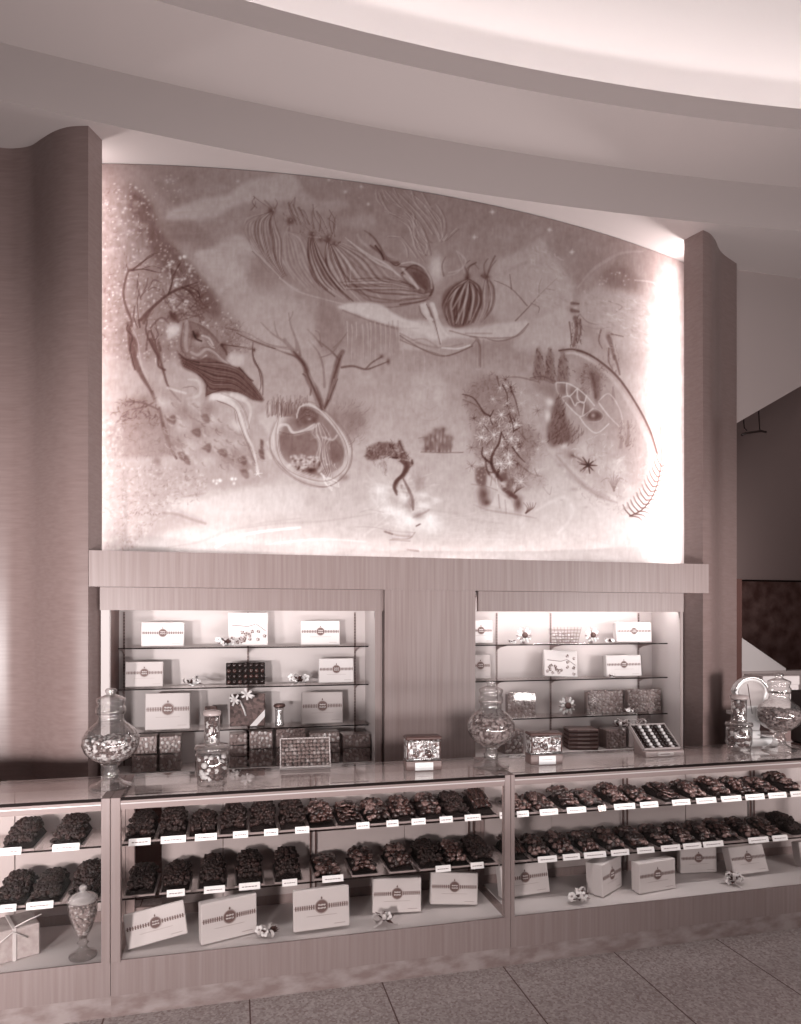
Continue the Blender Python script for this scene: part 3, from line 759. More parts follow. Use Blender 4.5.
def rosette(label, px, py, Y, Z, R, seed):
    rng = random.Random(seed); X = at(px, py, Y)[0]
    r = thing('ribbon_rosette', label, 'rosette', (X, Y, Z), (0, 0, 0), 'ribbon rosettes in the right wall cabinet')
    M = Mx((0, 0, R * 1.05), (pi / 2 - .1, 0, 0))
    p = MB()
    for ringn, n, rr, z in ((0, 12, .78, 0), (1, 9, .55, .006)):
        for k in range(n):
            a = 2 * pi * (k + .5 * ringn) / n
            q = MB(); q.blob((R * rr, 0, z), (R * .27, R * .16, R * .14), 1 if (k + ringn) % 3 == 0 else 0, 7, 4, .1, rng=rng)
            p.merge(q, M @ Mx((0, 0, 0), (0, 0, a)))
    part(r, 'petals', p, ['petal_white', 'petal_grey', 'leaf_dark'])
    part(r, 'centre', MB().lathe([(R * .30, 0), (R * .36, .014), (R * .30, .022), (R * .05, .024)], 14, (0, 0, .008), 0, M), 'leaf_dark')
    part(r, 'easel_foot', MB().box(-R * .3, 0, 0, R * .3, .03, .004).prism([(0, 0), (.03, 0), (.012, R)], -R * .06, R * .06, 'x'), 'petal_grey')
    return r
rosette('white ribbon rosette with dark centre, left of the wire basket', 524, 645, YS, S1, .062, 1)
rosette('white ribbon rosette with dark centre, right of the wire basket', 592, 643, YS, S1, .060, 2)
rosette('star petalled rosette alone on the third shelf of right cabinet', 567, 713, YS, S3, .070, 3)
# wire basket on the top shelf of the right cabinet
X = at(565, 644, YS)[0]
r = thing('wire_basket', 'white wire basket filled with wrapped sweets between two rosettes', 'basket', (X, YS, S1))
b = MB()
for k in range(5):
    z = .008 + k * .024; e = .085 + k * .007
    b.tube([(-e, -.04, z), (e, -.04, z), (e, .05, z), (-e, .05, z), (-e, -.04, z)], .003, 5)
for k in range(9):
    x = -.085 + .17 * k / 8
    b.tube([(x, -.04, .006), (x * 1.33, -.042, .125)], .0022, 5)
part(r, 'wire_frame', b, 'rail_grey')
c = MB(); rng = random.Random(3)
for k in range(40): c.blob((rng.uniform(-.075, .075), rng.uniform(-.03, .04), .012 + rng.uniform(0, .07)), (.014, .009, .008), rng.randrange(3), 6, 4, .1, rng=rng)
o = obj('wrapped_sweets', c.mesh('wrapped_sweets', ['candy_white', 'candy_mid', 'candy_white']), None, (X, YS, S1))
tag(o, 'wrapped sweets filling the white wire basket on top shelf', 'sweets', kind='stuff')
# dark gift box with a big bow and a diagonal ribbon
def gift(r, w, h):
    m = MB()
    m.prism([(w * .06, 0), (w * .26, 0), (w / 2, h * .28), (w / 2, h * .5)], -.002, 0, 'y', 0)
    part(r, 'ribbon_band', m, 'ribbon_pale')
    q = MB(); rng = random.Random(8)
    for cx, cz in ((-w * .36, h * .82), (-w * .02, h * .98)):
        q.merge(bow_mb(.05, rng, 7, 0), Mx((cx, -.012, cz), (pi / 2, 0, 0)))
    q.tube([(-w * .22, -.004, h * .8), (-w * .1, -.005, h * .5), (-w * .05, -.004, h * .32)], .006, 5)
    part(r, 'bow', q, 'ribbon_pale')
plain_box('candy_box', 'dark gift box with double bow and diagonal pale ribbon on third shelf', 'gift box', 230, 265, 727, YS, S3, 32, ['dark_box', 'dark_bonbons'], deco=gift)
X = at(279.5, 727, YS)[0]
r = thing('metal_vase', 'small shiny metal vase right of the dark ribboned gift box', 'vase', (X, YS, S3 + .001))
part(r, 'body', MB().lathe([(.030, 0), (.034, .008), (.030, .018), (.027, .05), (.027, .10), (.030, .125)], 20), 'metal_bright')
part(r, 'rim', MB().lathe([(.030, .125), (.038, .130), (.040, .140), (.034, .150), (.024, .148), (.022, .12)], 20), 'metal_dark')
# ---------------------------------------------------------------- clear and wrapped boxes on the shelf and ledge
def clear_box(label, pl, pr, yb, Y, Z, hpx, d, fill, group, yaw=0, half=1.0, edge='wrapped_mid', rows=None):
    xl, _ = at(pl, yb, Y); xr, _ = at(pr, yb, Y); X = (xl + xr) / 2; w = xr - xl; h = hpx / F * dep(X, Y)
    r = thing('clear_candy_box', label, 'candy box', (X, Y, Z), (0, 0, yaw), group)
    part(r, 'wrapper', MB().rbox(-w / 2, 0, 0, w / 2, d, h, .003), 'cellophane')
    part(r, 'tray_insert', MB().box(-w / 2 + .004, .011, .002, w / 2 - .004, d - .004, h * .93), edge)
    f = MB(); rng = random.Random(int(pl * 7 + yb))
    nx = max(3, int(w / .026)); nz = max(2, int(h / .026))
    for i in range(nx):
        for j in range(nz):
            f.blob((-w / 2 + .008 + (w - .016) * min(1, max(0, (i + .5 + rng.uniform(-.4, .4)) / nx)), .010, .008 + (h - .016) * min(1, max(0, (j + .5 + rng.uniform(-.4, .4)) / nz))), ((w - .012) / nx * .48, .007, (h - .012) / nz * .44), rng.randrange(3), 6, 4, .15, rng=rng)
    part(r, 'wrapped_candies', f, fill)
    return r
GC = 'cellophane candy boxes in the wall cabinets'
PALE = ['wrapped_pale', 'candy_white', 'wrapped_pale']; MID = ['wrapped_mid', 'wrapped_pale', 'wrapped_pale']; DK = ['wrapped_mid', 'wrapped_mid', 'wrapped_pale']
Y4 = 4.60
def stack(lbls, pl, pr, yt, yb, Y, fills, d=.14):
    n = len(lbls); X = at((pl + pr) / 2, yb, Y)[0]
    z = S4; tot = (yb - yt) / F * dep(X, Y)
    for i, l in enumerate(lbls):
        hp = (yb - yt) / n
        clear_box(l, pl, pr, yb, Y, z + i * tot / n + .0005 * i, hp - .15, d, fills[i], GC)
stack(['dark wrapped candy box at bottom of stack behind left jar', 'sparkling wrapped candy box on top of stack behind left jar'], 131, 157, 735, 772, Y4, [DK, PALE])
stack(['dark wrapped candy box at bottom, left of the stacked glass jars', 'sparkling wrapped candy box on top, left of the stacked glass jars'], 159, 181, 734, 770, Y4, [DK, PALE])
stack(['lowest cellophane box in stack right of the stacked glass jars', 'middle cellophane box in stack right of the stacked glass jars', 'top cellophane box in stack right of the stacked glass jars'], 229, 247, 733, 767, Y4, [DK, MID, MID])
stack(['lower cellophane box left of the tilted nut box on counter', 'upper cellophane box left of the tilted nut box on counter'], 249, 273, 730, 766, Y4, [MID, PALE])
stack(['lower cellophane box directly behind the tilted nut box', 'upper cellophane box directly behind the tilted nut box'], 276, 306, 728, 765, Y4, [MID, DK])
stack(['lower cellophane box right of the tilted nut box', 'middle cellophane box right of the tilted nut box', 'upper cellophane box right of the tilted nut box'], 309, 340, 733, 764, Y4, [MID, MID, PALE])
stack(['lower cellophane box at right end of the left cabinet ledge', 'upper cellophane box at right end of the left cabinet ledge'], 343, 371, 735, 763, Y4, [DK, MID])
clear_box('cellophane box of wrapped candies at left of third shelf, right cabinet', 587, 624, 715, YS, S3, 24, .05, MID, GC)
clear_box('cellophane box of wrapped candies at right of third shelf, right cabinet', 628, 662, 714, YS, S3, 24, .05, MID, GC)
clear_box('dark wrapped bundle right of the jar lid on third shelf, right cabinet', 508, 536, 717, YS - .02, S3, 25, .06, DK, GC)
stack(['pale wrapped box standing behind the right jar on the ledge'], 505, 524, 733, 758, Y4, [PALE])
# big dark stack, the short one and the pale one at the right end of the ledge
for i in range(5):
    X = at(587, 748, Y4)[0]; h = .030
    r = thing('candy_box', f'{["lowest", "second lowest", "middle", "second highest", "topmost"][i]} dark wrapped box in the big stack behind counter tins', 'gift box', (X, Y4 + .02, S4 + i * (h + .001)), (0, 0, -.22), 'stacked dark boxes on the right ledge')
    part(r, 'box_base', MB().rbox(-.125, 0, 0, .095, .16, h * .6, .003), 'dark_box')
    part(r, 'box_lid', MB().rbox(-.128, -.003, h * .5, .098, .163, h, .003), 'wrapped_dark')
    part(r, 'label', MB().box(-.06, -.0042, h * .55, .03, -.003, h * .95), 'wrapped_mid')
stack(['short dark wrapped box beside the big stack on right ledge'], 607, 627, 728, 748, Y4 + .01, [DK])
plain_box('candy_box', 'pale upright box right of the short dark box on right ledge', 'gift box', 629, 644, 748, Y4 + .02, S4, 21, ['cream_box', 'cream_box'], tilt=0)
spray_px('large dark flower cluster lying over boxes on the right ledge', 622, 727, Y4 + .05, S4 + .14, .055, 12, loops=6, flowers=6, leaves=9, group=GF, dark=True)
spray_px('second dark flower cluster at the right over the ledge boxes', 640, 727, Y4 + .06, S4 + .15, .050, 13, loops=5, flowers=5, leaves=8, group=GF, dark=True)

# ---------------------------------------------------------------- boxes standing on the decks of the cases
GD = 'gift boxes on the floor of the glass cases'
def deck_box(label, pc, yb, w, h, yaw=0, tilt=-.12, roll=0, lift=0, d=.06, g='white_box', Y=None):
    X, Yy = gz(pc, yb, Z_DECK)
    Yy = min(max(Yy, YF + .03), YB - .10) if Y is None else Y
    X = at(pc, yb, Yy)[0]
    return candy_box(label, X, Yy, Z_DECK + .001, w, h, d, yaw, tilt, roll, g, group=GD, lift=lift)
deck_box('white gift box tipped on one corner at left end of middle case', 158, 948, .265, .150, .12, -.25, -.13, .0, d=.04)
deck_box('white gift box turned to the left, second in the middle case', 230, 940, .265, .185, .30, -.05)
deck_box('largest bright white gift box centred under the lower shelf, middle case', 322, 928, .272, .190, .05, -.09, lift=.010, d=.038, Y=3.262)
deck_box('white gift box with a ribbon bow lying before it, middle case', 397, 915, .25, .17, -.08, -.1, .025)
deck_box('white gift box leaning back at right end of the middle case', 454, 908, .25, .16, -.14, -.14, .055)
deck_box('white gift box half hidden by post at left of right case', 527, 898, .29, .165, .10, -.22)
deck_box('thick white gift box turned sharply left, second in the right case', 613, 893, .22, .172, .55, -.05, d=.10)
deck_box('upright white gift box in front, third in the right case', 658, 892, .25, .165, .12, -.03, d=.07)
deck_box('white gift box standing behind the third one, right case', 699, 882, .23, .155, -.12, -.05, Y=3.485, d=.05)
deck_box('white gift box leaning back at far right behind ribbon flowers', 752, 877, .25, .155, .05, -.34)
deck_box('pale gift box cut by the right picture edge in right case', 812, 868, .15, .145, .1, -.2)
def deck_spray(label, px, py, s, seed, **k):
    X, Y = gz(px, py, Z_DECK); Y = min(max(Y, YF + .078), YB - .1)
    return spray(label, at(px, py, Y)[0], Y, Z_DECK + .001, s, seed, group=GF, **k)
deck_spray('white ribbon flower lying right of the second box, middle case', 268, 938, .042, 21, loops=5, flowers=2, leaves=4)
deck_spray('ribbon bow with trailing ends lying before the fourth box, middle case', 384, 926, .045, 22, loops=4, flowers=1, leaves=3)
deck_spray('flower sprig with a stalk left of the thick turned box', 578, 902, .048, 23, loops=4, flowers=4, leaves=5)
deck_spray('white ribbon flowers in front of the far right leaning box', 733, 884, .048, 24, loops=6, flowers=3, leaves=3)
# ribboned hat box at the far left
X, Y = gz(16, 955, Z_DECK); Y = 3.37; X = at(12, 950, Y)[0]
r = thing('hat_box', 'large patterned box tied with pale crossed ribbon, far left case', 'gift box', (X, Y, Z_DECK + .001), (0, 0, .45))
part(r, 'box_body', MB().rbox(-.12, -.07, 0, .10, .11, .140, .006), 'hatbox_paper')
part(r, 'ribbon', MB().box(-.01, -.073, 0, .004, -.07, .140).box(-.01, -.073, .140, .004, .11, .143).tube([(-.12, -.074, .06), (-.01, -.076, .132), (.05, -.074, .09)], .003, 5).tube([(.0, -.06, .145), (.05, -.08, .17), (.10, -.09, .185)], .003, 5), 'ribbon_pale')
# ---------------------------------------------------------------- things on top of the counters
def jar_fill(name, label, prof, loc, zt, R, seed, mats, n=420, size=.011, group=None):
    rng = random.Random(seed); m = MB()
    def rad(z):
        for (r0, z0), (r1, z1) in zip(prof, prof[1:]):
            if z0 <= z <= z1 and z1 > z0: return r0 + (r1 - r0) * (z - z0) / (z1 - z0)
        return prof[-1][0]
    z0 = prof[0][1]
    core = [(max(.002, rad(z0 + (zt - z0) * k / 8) - size * 1.9), z0 + size + (zt - z0 - size) * k / 8) for k in range(9)]
    m.lathe(core, 16, m=2)
    for k in range(n):
        z = z0 + size * 1.3 + (zt - z0 - size * 1.3) * rng.random(); r = max(.001, min(rad(z), rad(z - size * .8)) - size * 1.25); a = rng.uniform(0, 6.283)
        c = rng.random(); s = size * rng.uniform(.75, 1.1)
        m.blob((r * cos(a), r * sin(a), z), (s, s * rng.uniform(.6, 1), s * rng.uniform(.6, 1)), 0 if c < .42 else (1 if c < .75 else 2), 6, 4, .12, rng=rng)
    for k in range(n // 5):
        a = rng.uniform(0, 6.283); r = sqrt(rng.random()) * (rad(zt) - size * 1.2)
        m.blob((r * cos(a), r * sin(a), zt + rng.uniform(-.3, .5) * size), size * .95, rng.randrange(3), 6, 4, .12, rng=rng)
    o = obj(name, m.mesh(name, mats), None, loc)
    return tag(o, label, 'sweets', group, 'stuff')
JAR = [(.048, .115), (.085, .135), (.114, .165), (.127, .20), (.124, .235), (.106, .268), (.078, .292), (.060, .306)]
def globe_jar(label, X, Y, Z, fill_label, zt, seed, mats, s=1.0):
    r = thing('candy_jar', label, 'glass jar', (X, Y, Z + .001), (0, 0, 0), 'footed glass globe jars on the counters'); r.scale = (s, s, s)
    part(r, 'foot', MB().lathe([(.092, 0), (.096, .006), (.090, .012), (.060, .022), (.040, .038), (.034, .055), (.040, .068), (.030, .080), (.028, .095), (.044, .108)], 32), 'glass_jar')
    part(r, 'bowl', MB().lathe([(.004, .108)] + JAR + [(.056, .318), (.056, .338), (.064, .344)], 40), 'glass_jar')
    l = MB().lathe([(.064, .345), (.066, .352), (.066, .372), (.058, .378), (.058, .392), (.064, .398), (.064, .412), (.050, .420), (.030, .428), (.018, .434), (.024, .442), (.026, .452), (.018, .460), (.003, .463)], 32)
    part(r, 'lid', l, 'glass_jar')
    for k in range(16):
        pass
    prof = [(a * .97, b) for a, b in JAR]
    jar_fill('hard_candies', fill_label, prof, (X, Y, Z + .001), zt, .12, seed, mats, 560, .0105)
    return r
CW = ['candy_white', 'candy_mid', 'candy_dark']; CD = ['candy_dark', 'candy_white', 'candy_dark']; CT = ['candy_tan', 'candy_mid', 'candy_dark']
X, Y = gz(111, 787, ZT); globe_jar('footed glass globe jar half full of sweets at the left', X, Y, ZT, 'white and dark sweets half filling the left globe jar', .225, 1, CW)
X, Y = gz(491, 767, ZT); globe_jar('footed glass globe jar before the middle wood pillar', X, Y, ZT, 'tan sweets filling the globe jar before the pillar', .262, 2, CT, 1.0)
X, Y = gz(779, 750, ZT); globe_jar('footed glass globe jar near the scale at far right', X, Y, ZT, 'brown sweets half filling the globe jar by the scale', .235, 3, CT, 1.0)
def stacked(px, py, lab, r1, h1, r2, h2, seed):
    X, Y = gz(px, py, ZT)
    a = thing('candy_jar', f'wide lower glass jar of sweets {lab}', 'glass jar', (X, Y, ZT + .001), (0, 0, 0), 'stacked glass candy jars')
    part(a, 'body', MB().lathe([(r1 * .86, 0), (r1 * .90, .006), (r1 * .86, .02), (r1, .05), (r1, h1 * .75), (r1 * .9, h1 * .86)], 12), 'glass_jar')
    part(a, 'lid', MB().lathe([(r1 * .98, h1 * .86), (r1 * 1.04, h1 * .90), (r1 * 1.0, h1), (.01, h1 + .002)], 28), 'glass_jar')
    jar_fill('wrapped_sweets', f'bright sweets in wide lower jar {lab}', [(r1 * .82, .008), (r1 * .95, .05), (r1 * .95, h1 * .7)], (X, Y, ZT + .001), h1 * .66, r1, seed, CD, 150, .015)
    z = ZT + h1 + .004
    b = thing('candy_jar', f'narrow lidded jar standing on wide jar {lab}', 'glass jar', (X, Y, z), (0, 0, 0), 'stacked glass candy jars')
    part(b, 'body', MB().lathe([(r2 * .9, 0), (r2 * 1.1, .008), (r2 * .95, .02), (r2, .04), (r2, h2 * .84)], 12), 'glass_jar')
    part(b, 'lid', MB().lathe([(r2 * 1.14, h2 * .84), (r2 * 1.18, h2 * .88), (r2 * 1.12, h2 * .97), (.01, h2)], 28), 'candy_mid')
    jar_fill('wrapped_sweets', f'sweets in narrow upper jar {lab}', [(r2 * .8, .008), (r2 * .93, .04), (r2 * .93, h2 * .8)], (X, Y, z), h2 * .72, r2, seed + 5, CD, 80, .012)
stacked(212, 784, 'on the middle case counter', .078, .185, .036, .165, 31)
stacked(739, 750, 'beside the fan scale', .075, .165, .044, .165, 41)
def tin(px, py, lab, w, h, sh, cardw):
    X, Y = gz(px, py, ZT)
    s = thing('display_stand', f'dark display stand with a white card {lab}', 'display stand', (X, Y, ZT + .001), (0, 0, -.08), 'dark stands on the counters')
    part(s, 'block', MB().rbox(-w * .5, 0, 0, w * .5, .09, sh, .004).rbox(-w * .5, -.004, sh - .008, w * .5, .094, sh, .002), 'wrapped_dark')
    part(s, 'card', MB().box(-cardw / 2, -.0065, .004, cardw / 2, -.0045, sh - .006).box(-cardw * .3, -.007, sh * .5, cardw * .3, -.0065, sh * .5 + .003, 1), ['white_card', 'print_pale'])
    z = ZT + sh + .0015
    t = thing('candy_tin', f'ornate gilt relief tin on the dark stand {lab}', 'tin', (X, Y + .004, z), (0, 0, -.08), 'ornate gilt tins')
    part(t, 'body', MB().rbox(-w * .48, 0, 0, w * .48, .085, h * .86, .006), 'gold_relief')
    part(t, 'lid', MB().rbox(-w * .5, -.004, h * .86, w * .5, .09, h, .006), 'dark_box')
    g = MB(); rng = random.Random(int(px))
    for k in range(9):                                    # raised scrolls and figures on the front
        x = rng.uniform(-.38, .38) * w; zz = rng.uniform(.2, .68) * h
        g.tube([(x + .014 * cos(q * .9 + k) * (1 - q * .07), -.002, zz + .018 * sin(q * .9 + k) * (1 - q * .07)) for q in range(8)], .0042, 5, k % 2)
    g.tube([(-w * .45, -.001, .01), (w * .45, -.001, .01)], .005, 5).tube([(-w * .45, -.001, h * .8), (w * .45, -.001, h * .8)], .004, 5)
    g.tube([(-w * .45, -.001, .01), (-w * .45, -.001, h * .8)], .004, 5, 1).tube([(w * .45, -.001, .01), (w * .45, -.001, h * .8)], .004, 5, 1)
    part(t, 'relief', g, ['metal_bright', 'metal_dark'])
tin(424, 771, 'before the middle wood pillar', .190, .125, .050, .095)
tin(547, 765, 'beside the joint of the right case', .185, .115, .055, .095)
# tilted cellophane box of nuts
X, Y = gz(306, 771, ZT); Y += .02
r = thing('nut_box', 'flat cellophane covered box of nuts tilted on the counter', 'candy box', (X, Y, ZT + .0145), (-.42, 0, -.05))
w, h = .262, .158
part(r, 'frame', MB().box(-w / 2, 0, 0, w / 2, .03, .008).box(-w / 2, 0, h - .006, w / 2, .03, h).box(-w / 2, 0, .008, -w / 2 + .006, .03, h - .006).box(w / 2 - .006, 0, .008, w / 2, .03, h - .006).box(-w / 2, .026, .008, w / 2, .03, h - .006), 'cabinet_back')
g = MB(); rng = random.Random(4)
for i in range(12):
    for j in range(7):
        g.blob((-w / 2 + .016 + (w - .032) * i / 11 + rng.uniform(-.004, .004), .014, .018 + (h - .034) * j / 6), (.012, .010, .0105), rng.choice((0, 1, 1, 2)), 7, 5, .2, rng=rng)
part(r, 'nuts', g, ['wrapped_mid', 'candy_tan', 'wrapped_pale'])
part(r, 'cover', MB().box(-w / 2 + .002, -.001, .003, w / 2 - .002, .0005, h - .002), 'cellophane')
part(r, 'easel', MB().prism([(.03, .05), (.05, .05), (.032, h * .7)], -.02, .02, 'x'), 'wrapped_mid')
# sample box with rows of dark and foil sweets
X, Y = gz(665, 757, ZT)
r = thing('sample_tray', 'tilted sample tray of chocolates with three rows of foiled sweets', 'candy tray', (X, Y, ZT + .001), (0, 0, -.04))
w, L = .232, .20
part(r, 'base', MB().rbox(-w / 2 - .006, 0, 0, w / 2 + .006, .05, .034, .003).prism([(.05, 0), (.15, 0), (.15, .10), (.02, .030)], -w / 2 + .01, w / 2 - .01, 'x'), 'wrapped_mid')
part(r, 'plaque', MB().prism([(-.05, .016), (-.042, .026), (.05, .026), (.058, .016), (.05, .007), (-.042, .007)], -.003, 0, 'y').box(-.03, -.0036, .014, .03, -.003, .018, 1), ['wrapped_pale', 'print_dark'])
M = Mx((0, .03, .036), (.62, 0, 0))
f = MB().box(-w / 2, 0, -.014, w / 2, L, -.01, 0, M)
for a, b in ((-w / 2, -w / 2 + .005), (w / 2 - .005, w / 2)): f.box(a, 0, -.014, b, L, .012, 1, M)
f.box(-w / 2, 0, -.014, w / 2, .005, .012, 1, M).box(-w / 2, L - .005, -.014, w / 2, L, .012, 1, M)
part(r, 'frame', f, ['dark_box', 'wrapped_pale'])
rng = random.Random(9)
for i in range(9):
    q = MB()
    for j in range(7):
        x = -w / 2 + .014 + (w - .028) * i / 8; y = .016 + (L - .032) * j / 6
        q.blob((x, y, .0), (.0115, .0135, .012), 0, 7, 5, .12, M, rng)
    if i in (2, 4, 7): part(r, 'foil_row', q, 'candy_white', 'bright foil wrapped row')
    else: part(r, 'chocolate_row', q, 'chocolate_dark')
# fan scale
X = at(750, 740, 3.58)[0]
r = thing('fan_scale', 'white fan shaped candy scale behind the stacked jars', 'scale', (X, 3.585, ZT + .001), (0, 0, -.12))
part(r, 'base', MB().rbox(-.10, -.05, 0.0, .16, .05, .05, .008).rbox(-.05, -.04, .05, .05, .04, .10, .006), 'enamel_white')
p0 = [(-.052, .10), (-.078, .26), (-.110, .345)] + [(.112 * sin(t), .32 + .105 * cos(t)) for t in np.linspace(-1.33, 1.33, 15)] + [(.110, .345), (.078, .26), (.052, .10)]
part(r, 'fan_housing', MB().prism(p0, -.022, .022, 'y'), 'enamel_white')
d0 = [(-.060, .25), (-.090, .335)] + [(.092 * sin(t), .32 + .087 * cos(t)) for t in np.linspace(-1.3, 1.3, 13)] + [(.090, .335), (.060, .25)]
dl = MB().prism(d0, -.026, -.023, 'y', 0)
for t in np.linspace(-1.1, 1.1, 12): dl.tube([(.080 * sin(t), -.0265, .32 + .075 * cos(t)), (.088 * sin(t), -.0265, .32 + .083 * cos(t))], .0012, 4, 1)
part(r, 'dial', dl, ['cream_box', 'print_mid'])
part(r, 'dial_rim', MB().tube([(a, -.024, b) for a, b in p0[2:-2]], .007, 6), 'metal_bright')
part(r, 'pointer', MB().tube([(0, -.028, .20), (-.03, -.028, .385)], .0018, 5), 'ink')
part(r, 'pan', MB().lathe([(.005, .058), (.06, .060), (.085, .072), (.088, .075), (.084, .074), (.06, .063), (.005, .061)], 24, (.10, -.0, 0.0)), 'metal_bright')
# counter behind, with a carton and a dark machine
r = thing('side_counter', 'low pale counter behind the scale beyond the right pilaster', 'counter', (3.70, 4.05, 0))
part(r, 'cabinet', MB().box(0, .02, 0, 2.6, .42, 1.03), 'wrapped_dark'); part(r, 'worktop', MB().rbox(-.02, 0, 1.03, 2.62, .44, 1.06, .004), 'cabinet_back')
X = at(781, 690, 4.12)[0]
r = thing('carton', 'pale carton standing behind the far right globe jar', 'box', (X, 4.12, 1.061), (0, 0, -.12))
part(r, 'carton_body', MB().rbox(-.14, 0, 0, .14, .22, .25, .003), 'cream_box'); part(r, 'carton_lid', MB().rbox(-.145, -.004, .22, .145, .225, .285, .004), 'cabinet_back')
X = at(806, 745, 3.52)[0]
r = thing('counter_machine', 'dark shiny machine with bright metal bands at right picture edge', 'machine', (X, 3.50, ZT + .001))
part(r, 'machine_body', MB().rbox(-.075, -.06, .012, .12, .08, .14, .02).prism([(-.06, .12), (.08, .12), (.075, .34), (-.02, .34), (-.065, .26)], -.06, .12, 'x'), 'black')
part(r, 'metal_band', MB().rbox(-.085, -.065, .165, .13, .07, .185, .004).tube([(-.07, -.066, .30), (-.045, -.07, .26), (-.02, -.07, .22)], .008, 6), 'metal_bright')
part(r, 'machine_foot', MB().rbox(-.07, -.05, 0, .11, .07, .014, .003), 'metal_dark')
# urn in the far left case
X, Y = gz(83, 962, Z_DECK); Y = YF + .080; X = at(83, 962, Y)[0]
r = thing('candy_urn', 'footed glass urn of pale sweets with domed lid, far left case', 'urn', (X, Y, Z_DECK + .001))
part(r, 'foot', MB().lathe([(.058, 0), (.060, .006), (.058, .014), (.030, .026), (.018, .042), (.016, .055), (.026, .064), (.016, .072), (.018, .084)], 28), 'glass_jar')
UR = [(.022, .088), (.036, .12), (.050, .16), (.060, .20), (.061, .232), (.060, .246)]
part(r, 'bowl', MB().lathe([(.004, .085)] + UR, 28), 'glass_jar')
part(r, 'lid', MB().lathe([(.059, .247), (.062, .252), (.060, .264), (.040, .280), (.018, .288), (.012, .294), (.018, .304), (.016, .314), (.003, .320)], 28), 'glass_pale')
jar_fill('pale_sweets', 'pale sweets filling the footed glass urn in far left case', [(a * .96, b) for a, b in UR], (X, Y, Z_DECK + .001), .226, .06, 51, ['candy_white', 'candy_mid', 'candy_mid'], 220, .009)
# ---------------------------------------------------------------- the mural: paint laid on a fine mesh, stroke by stroke
CX0, CY0, CS = 92.0, 150.0, 2.0
CWD, CHT = 1216, 840
nr = np.random.RandomState(5)
def fbm(w, h, base, octs=5, ax=1.0):
    out = np.zeros((h, w)); amp = 1.0; tot = 0
    for o in range(octs):
        gx = max(2, int(base * 2 ** o / ax) + 2); gy = max(2, int(base * 2 ** o * h / w) + 2)
        g = nr.rand(gy, gx)
        X = np.linspace(0, gx - 1.001, w); Y = np.linspace(0, gy - 1.001, h)
        xi = X.astype(int); yi = Y.astype(int); fx = X - xi; fy = (Y - yi)[:, None]
        fx = fx * fx * (3 - 2 * fx); fy = fy * fy * (3 - 2 * fy)
        a = g[yi][:, xi]; b = g[yi][:, xi + 1]; c = g[yi + 1][:, xi]; d = g[yi + 1][:, xi + 1]
        out += amp * ((a * (1 - fx) + b * fx) * (1 - fy) + (c * (1 - fx) + d * fx) * fy); tot += amp; amp *= .55
    return out / tot
yy = (np.arange(CHT) / CS + CY0)[:, None] * np.ones((1, CWD))
xx = (np.arange(CWD) / CS + CX0)[None, :] * np.ones((CHT, 1))
cv = np.interp(yy, [150, 250, 330, 400, 460, 510, 565], [.525, .54, .565, .60, .65, .69, .72])
cv += (fbm(CWD, CHT, 5, 5, 1.6) - .5) * .13 + (fbm(CWD, CHT, 60, 3) - .5) * .05
OX = OY = 0.0; KS = 210 / 801
def crop(x, y, w=210):
    global OX, OY, KS
    OX, OY, KS = x, y, w / 801
def cvx(p): return ((OX + p[0] * KS - CX0) * CS, (OY + p[1] * KS - CY0) * CS)
def spline(P, n=6):
    if len(P) < 3: return [tuple(np.array(P[0]) * (1 - t) + np.array(P[-1]) * t) for t in np.linspace(0, 1, n)]
    out = []
    for i in range(len(P) - 1):
        p0, p1, p2, p3 = [np.array(P[j], float) for j in (max(i - 1, 0), i, i + 1, min(i + 2, len(P) - 1))]
        for k in range(n):
            t = k / n
            out.append(tuple(.5 * (2 * p1 + (p2 - p0) * t + (2 * p0 - 5 * p1 + 4 * p2 - p3) * t * t + (3 * p1 - p0 - 3 * p2 + p3) * t ** 3)))
    return out + [tuple(P[-1])]
def clipbox(x0, y0, x1, y1):
    return max(0, int(x0)), max(0, int(y0)), min(CWD, int(x1) + 2), min(CHT, int(y1) + 2)
def blend(sl, a, tone): cv[sl] = cv[sl] * (1 - a) + tone * a
def S(P, w, tone, op=.8, taper=(1, 1), soft=.5):          # a brush stroke, coordinates of the close-up in use
    Q = np.array([cvx(p) for p in spline(P)]); n = len(Q)
    r = max(.9, w * KS * CS / 2)
    R = r * np.interp(np.linspace(0, 1, n), np.linspace(0, 1, len(taper)), taper)
    m = r * max(taper) + 2
    x0, y0, x1, y1 = clipbox(Q[:, 0].min() - m, Q[:, 1].min() - m, Q[:, 0].max() + m, Q[:, 1].max() + m)
    if x1 <= x0 or y1 <= y0: return
    gy, gx = np.mgrid[y0:y1, x0:x1]; best = np.full(gx.shape, -9.0)
    for i in range(n - 1):
        a, b = Q[i], Q[i + 1]; d = b - a; L = max(1e-6, d @ d)
        t = np.clip(((gx - a[0]) * d[0] + (gy - a[1]) * d[1]) / L, 0, 1)
        dist = np.hypot(gx - a[0] - t * d[0], gy - a[1] - t * d[1]); rr = np.maximum(.5, R[i] + (R[i + 1] - R[i]) * t)
        best = np.maximum(best, (rr + .5 - dist) / (1 + rr * soft))
    blend((slice(y0, y1), slice(x0, x1)), np.clip(best, 0, 1) * op, tone)
def boxblur(a, k):
    for _ in range(2):
        for ax in (0, 1):
            p = np.pad(a, [(k + 1, k) if i == ax else (0, 0) for i in (0, 1)], mode='edge'); c = np.cumsum(p, ax)
            n = a.shape[ax]
            a = (np.take(c, range(2 * k + 1, 2 * k + 1 + n), ax) - np.take(c, range(0, n), ax)) / (2 * k + 1)
    return a
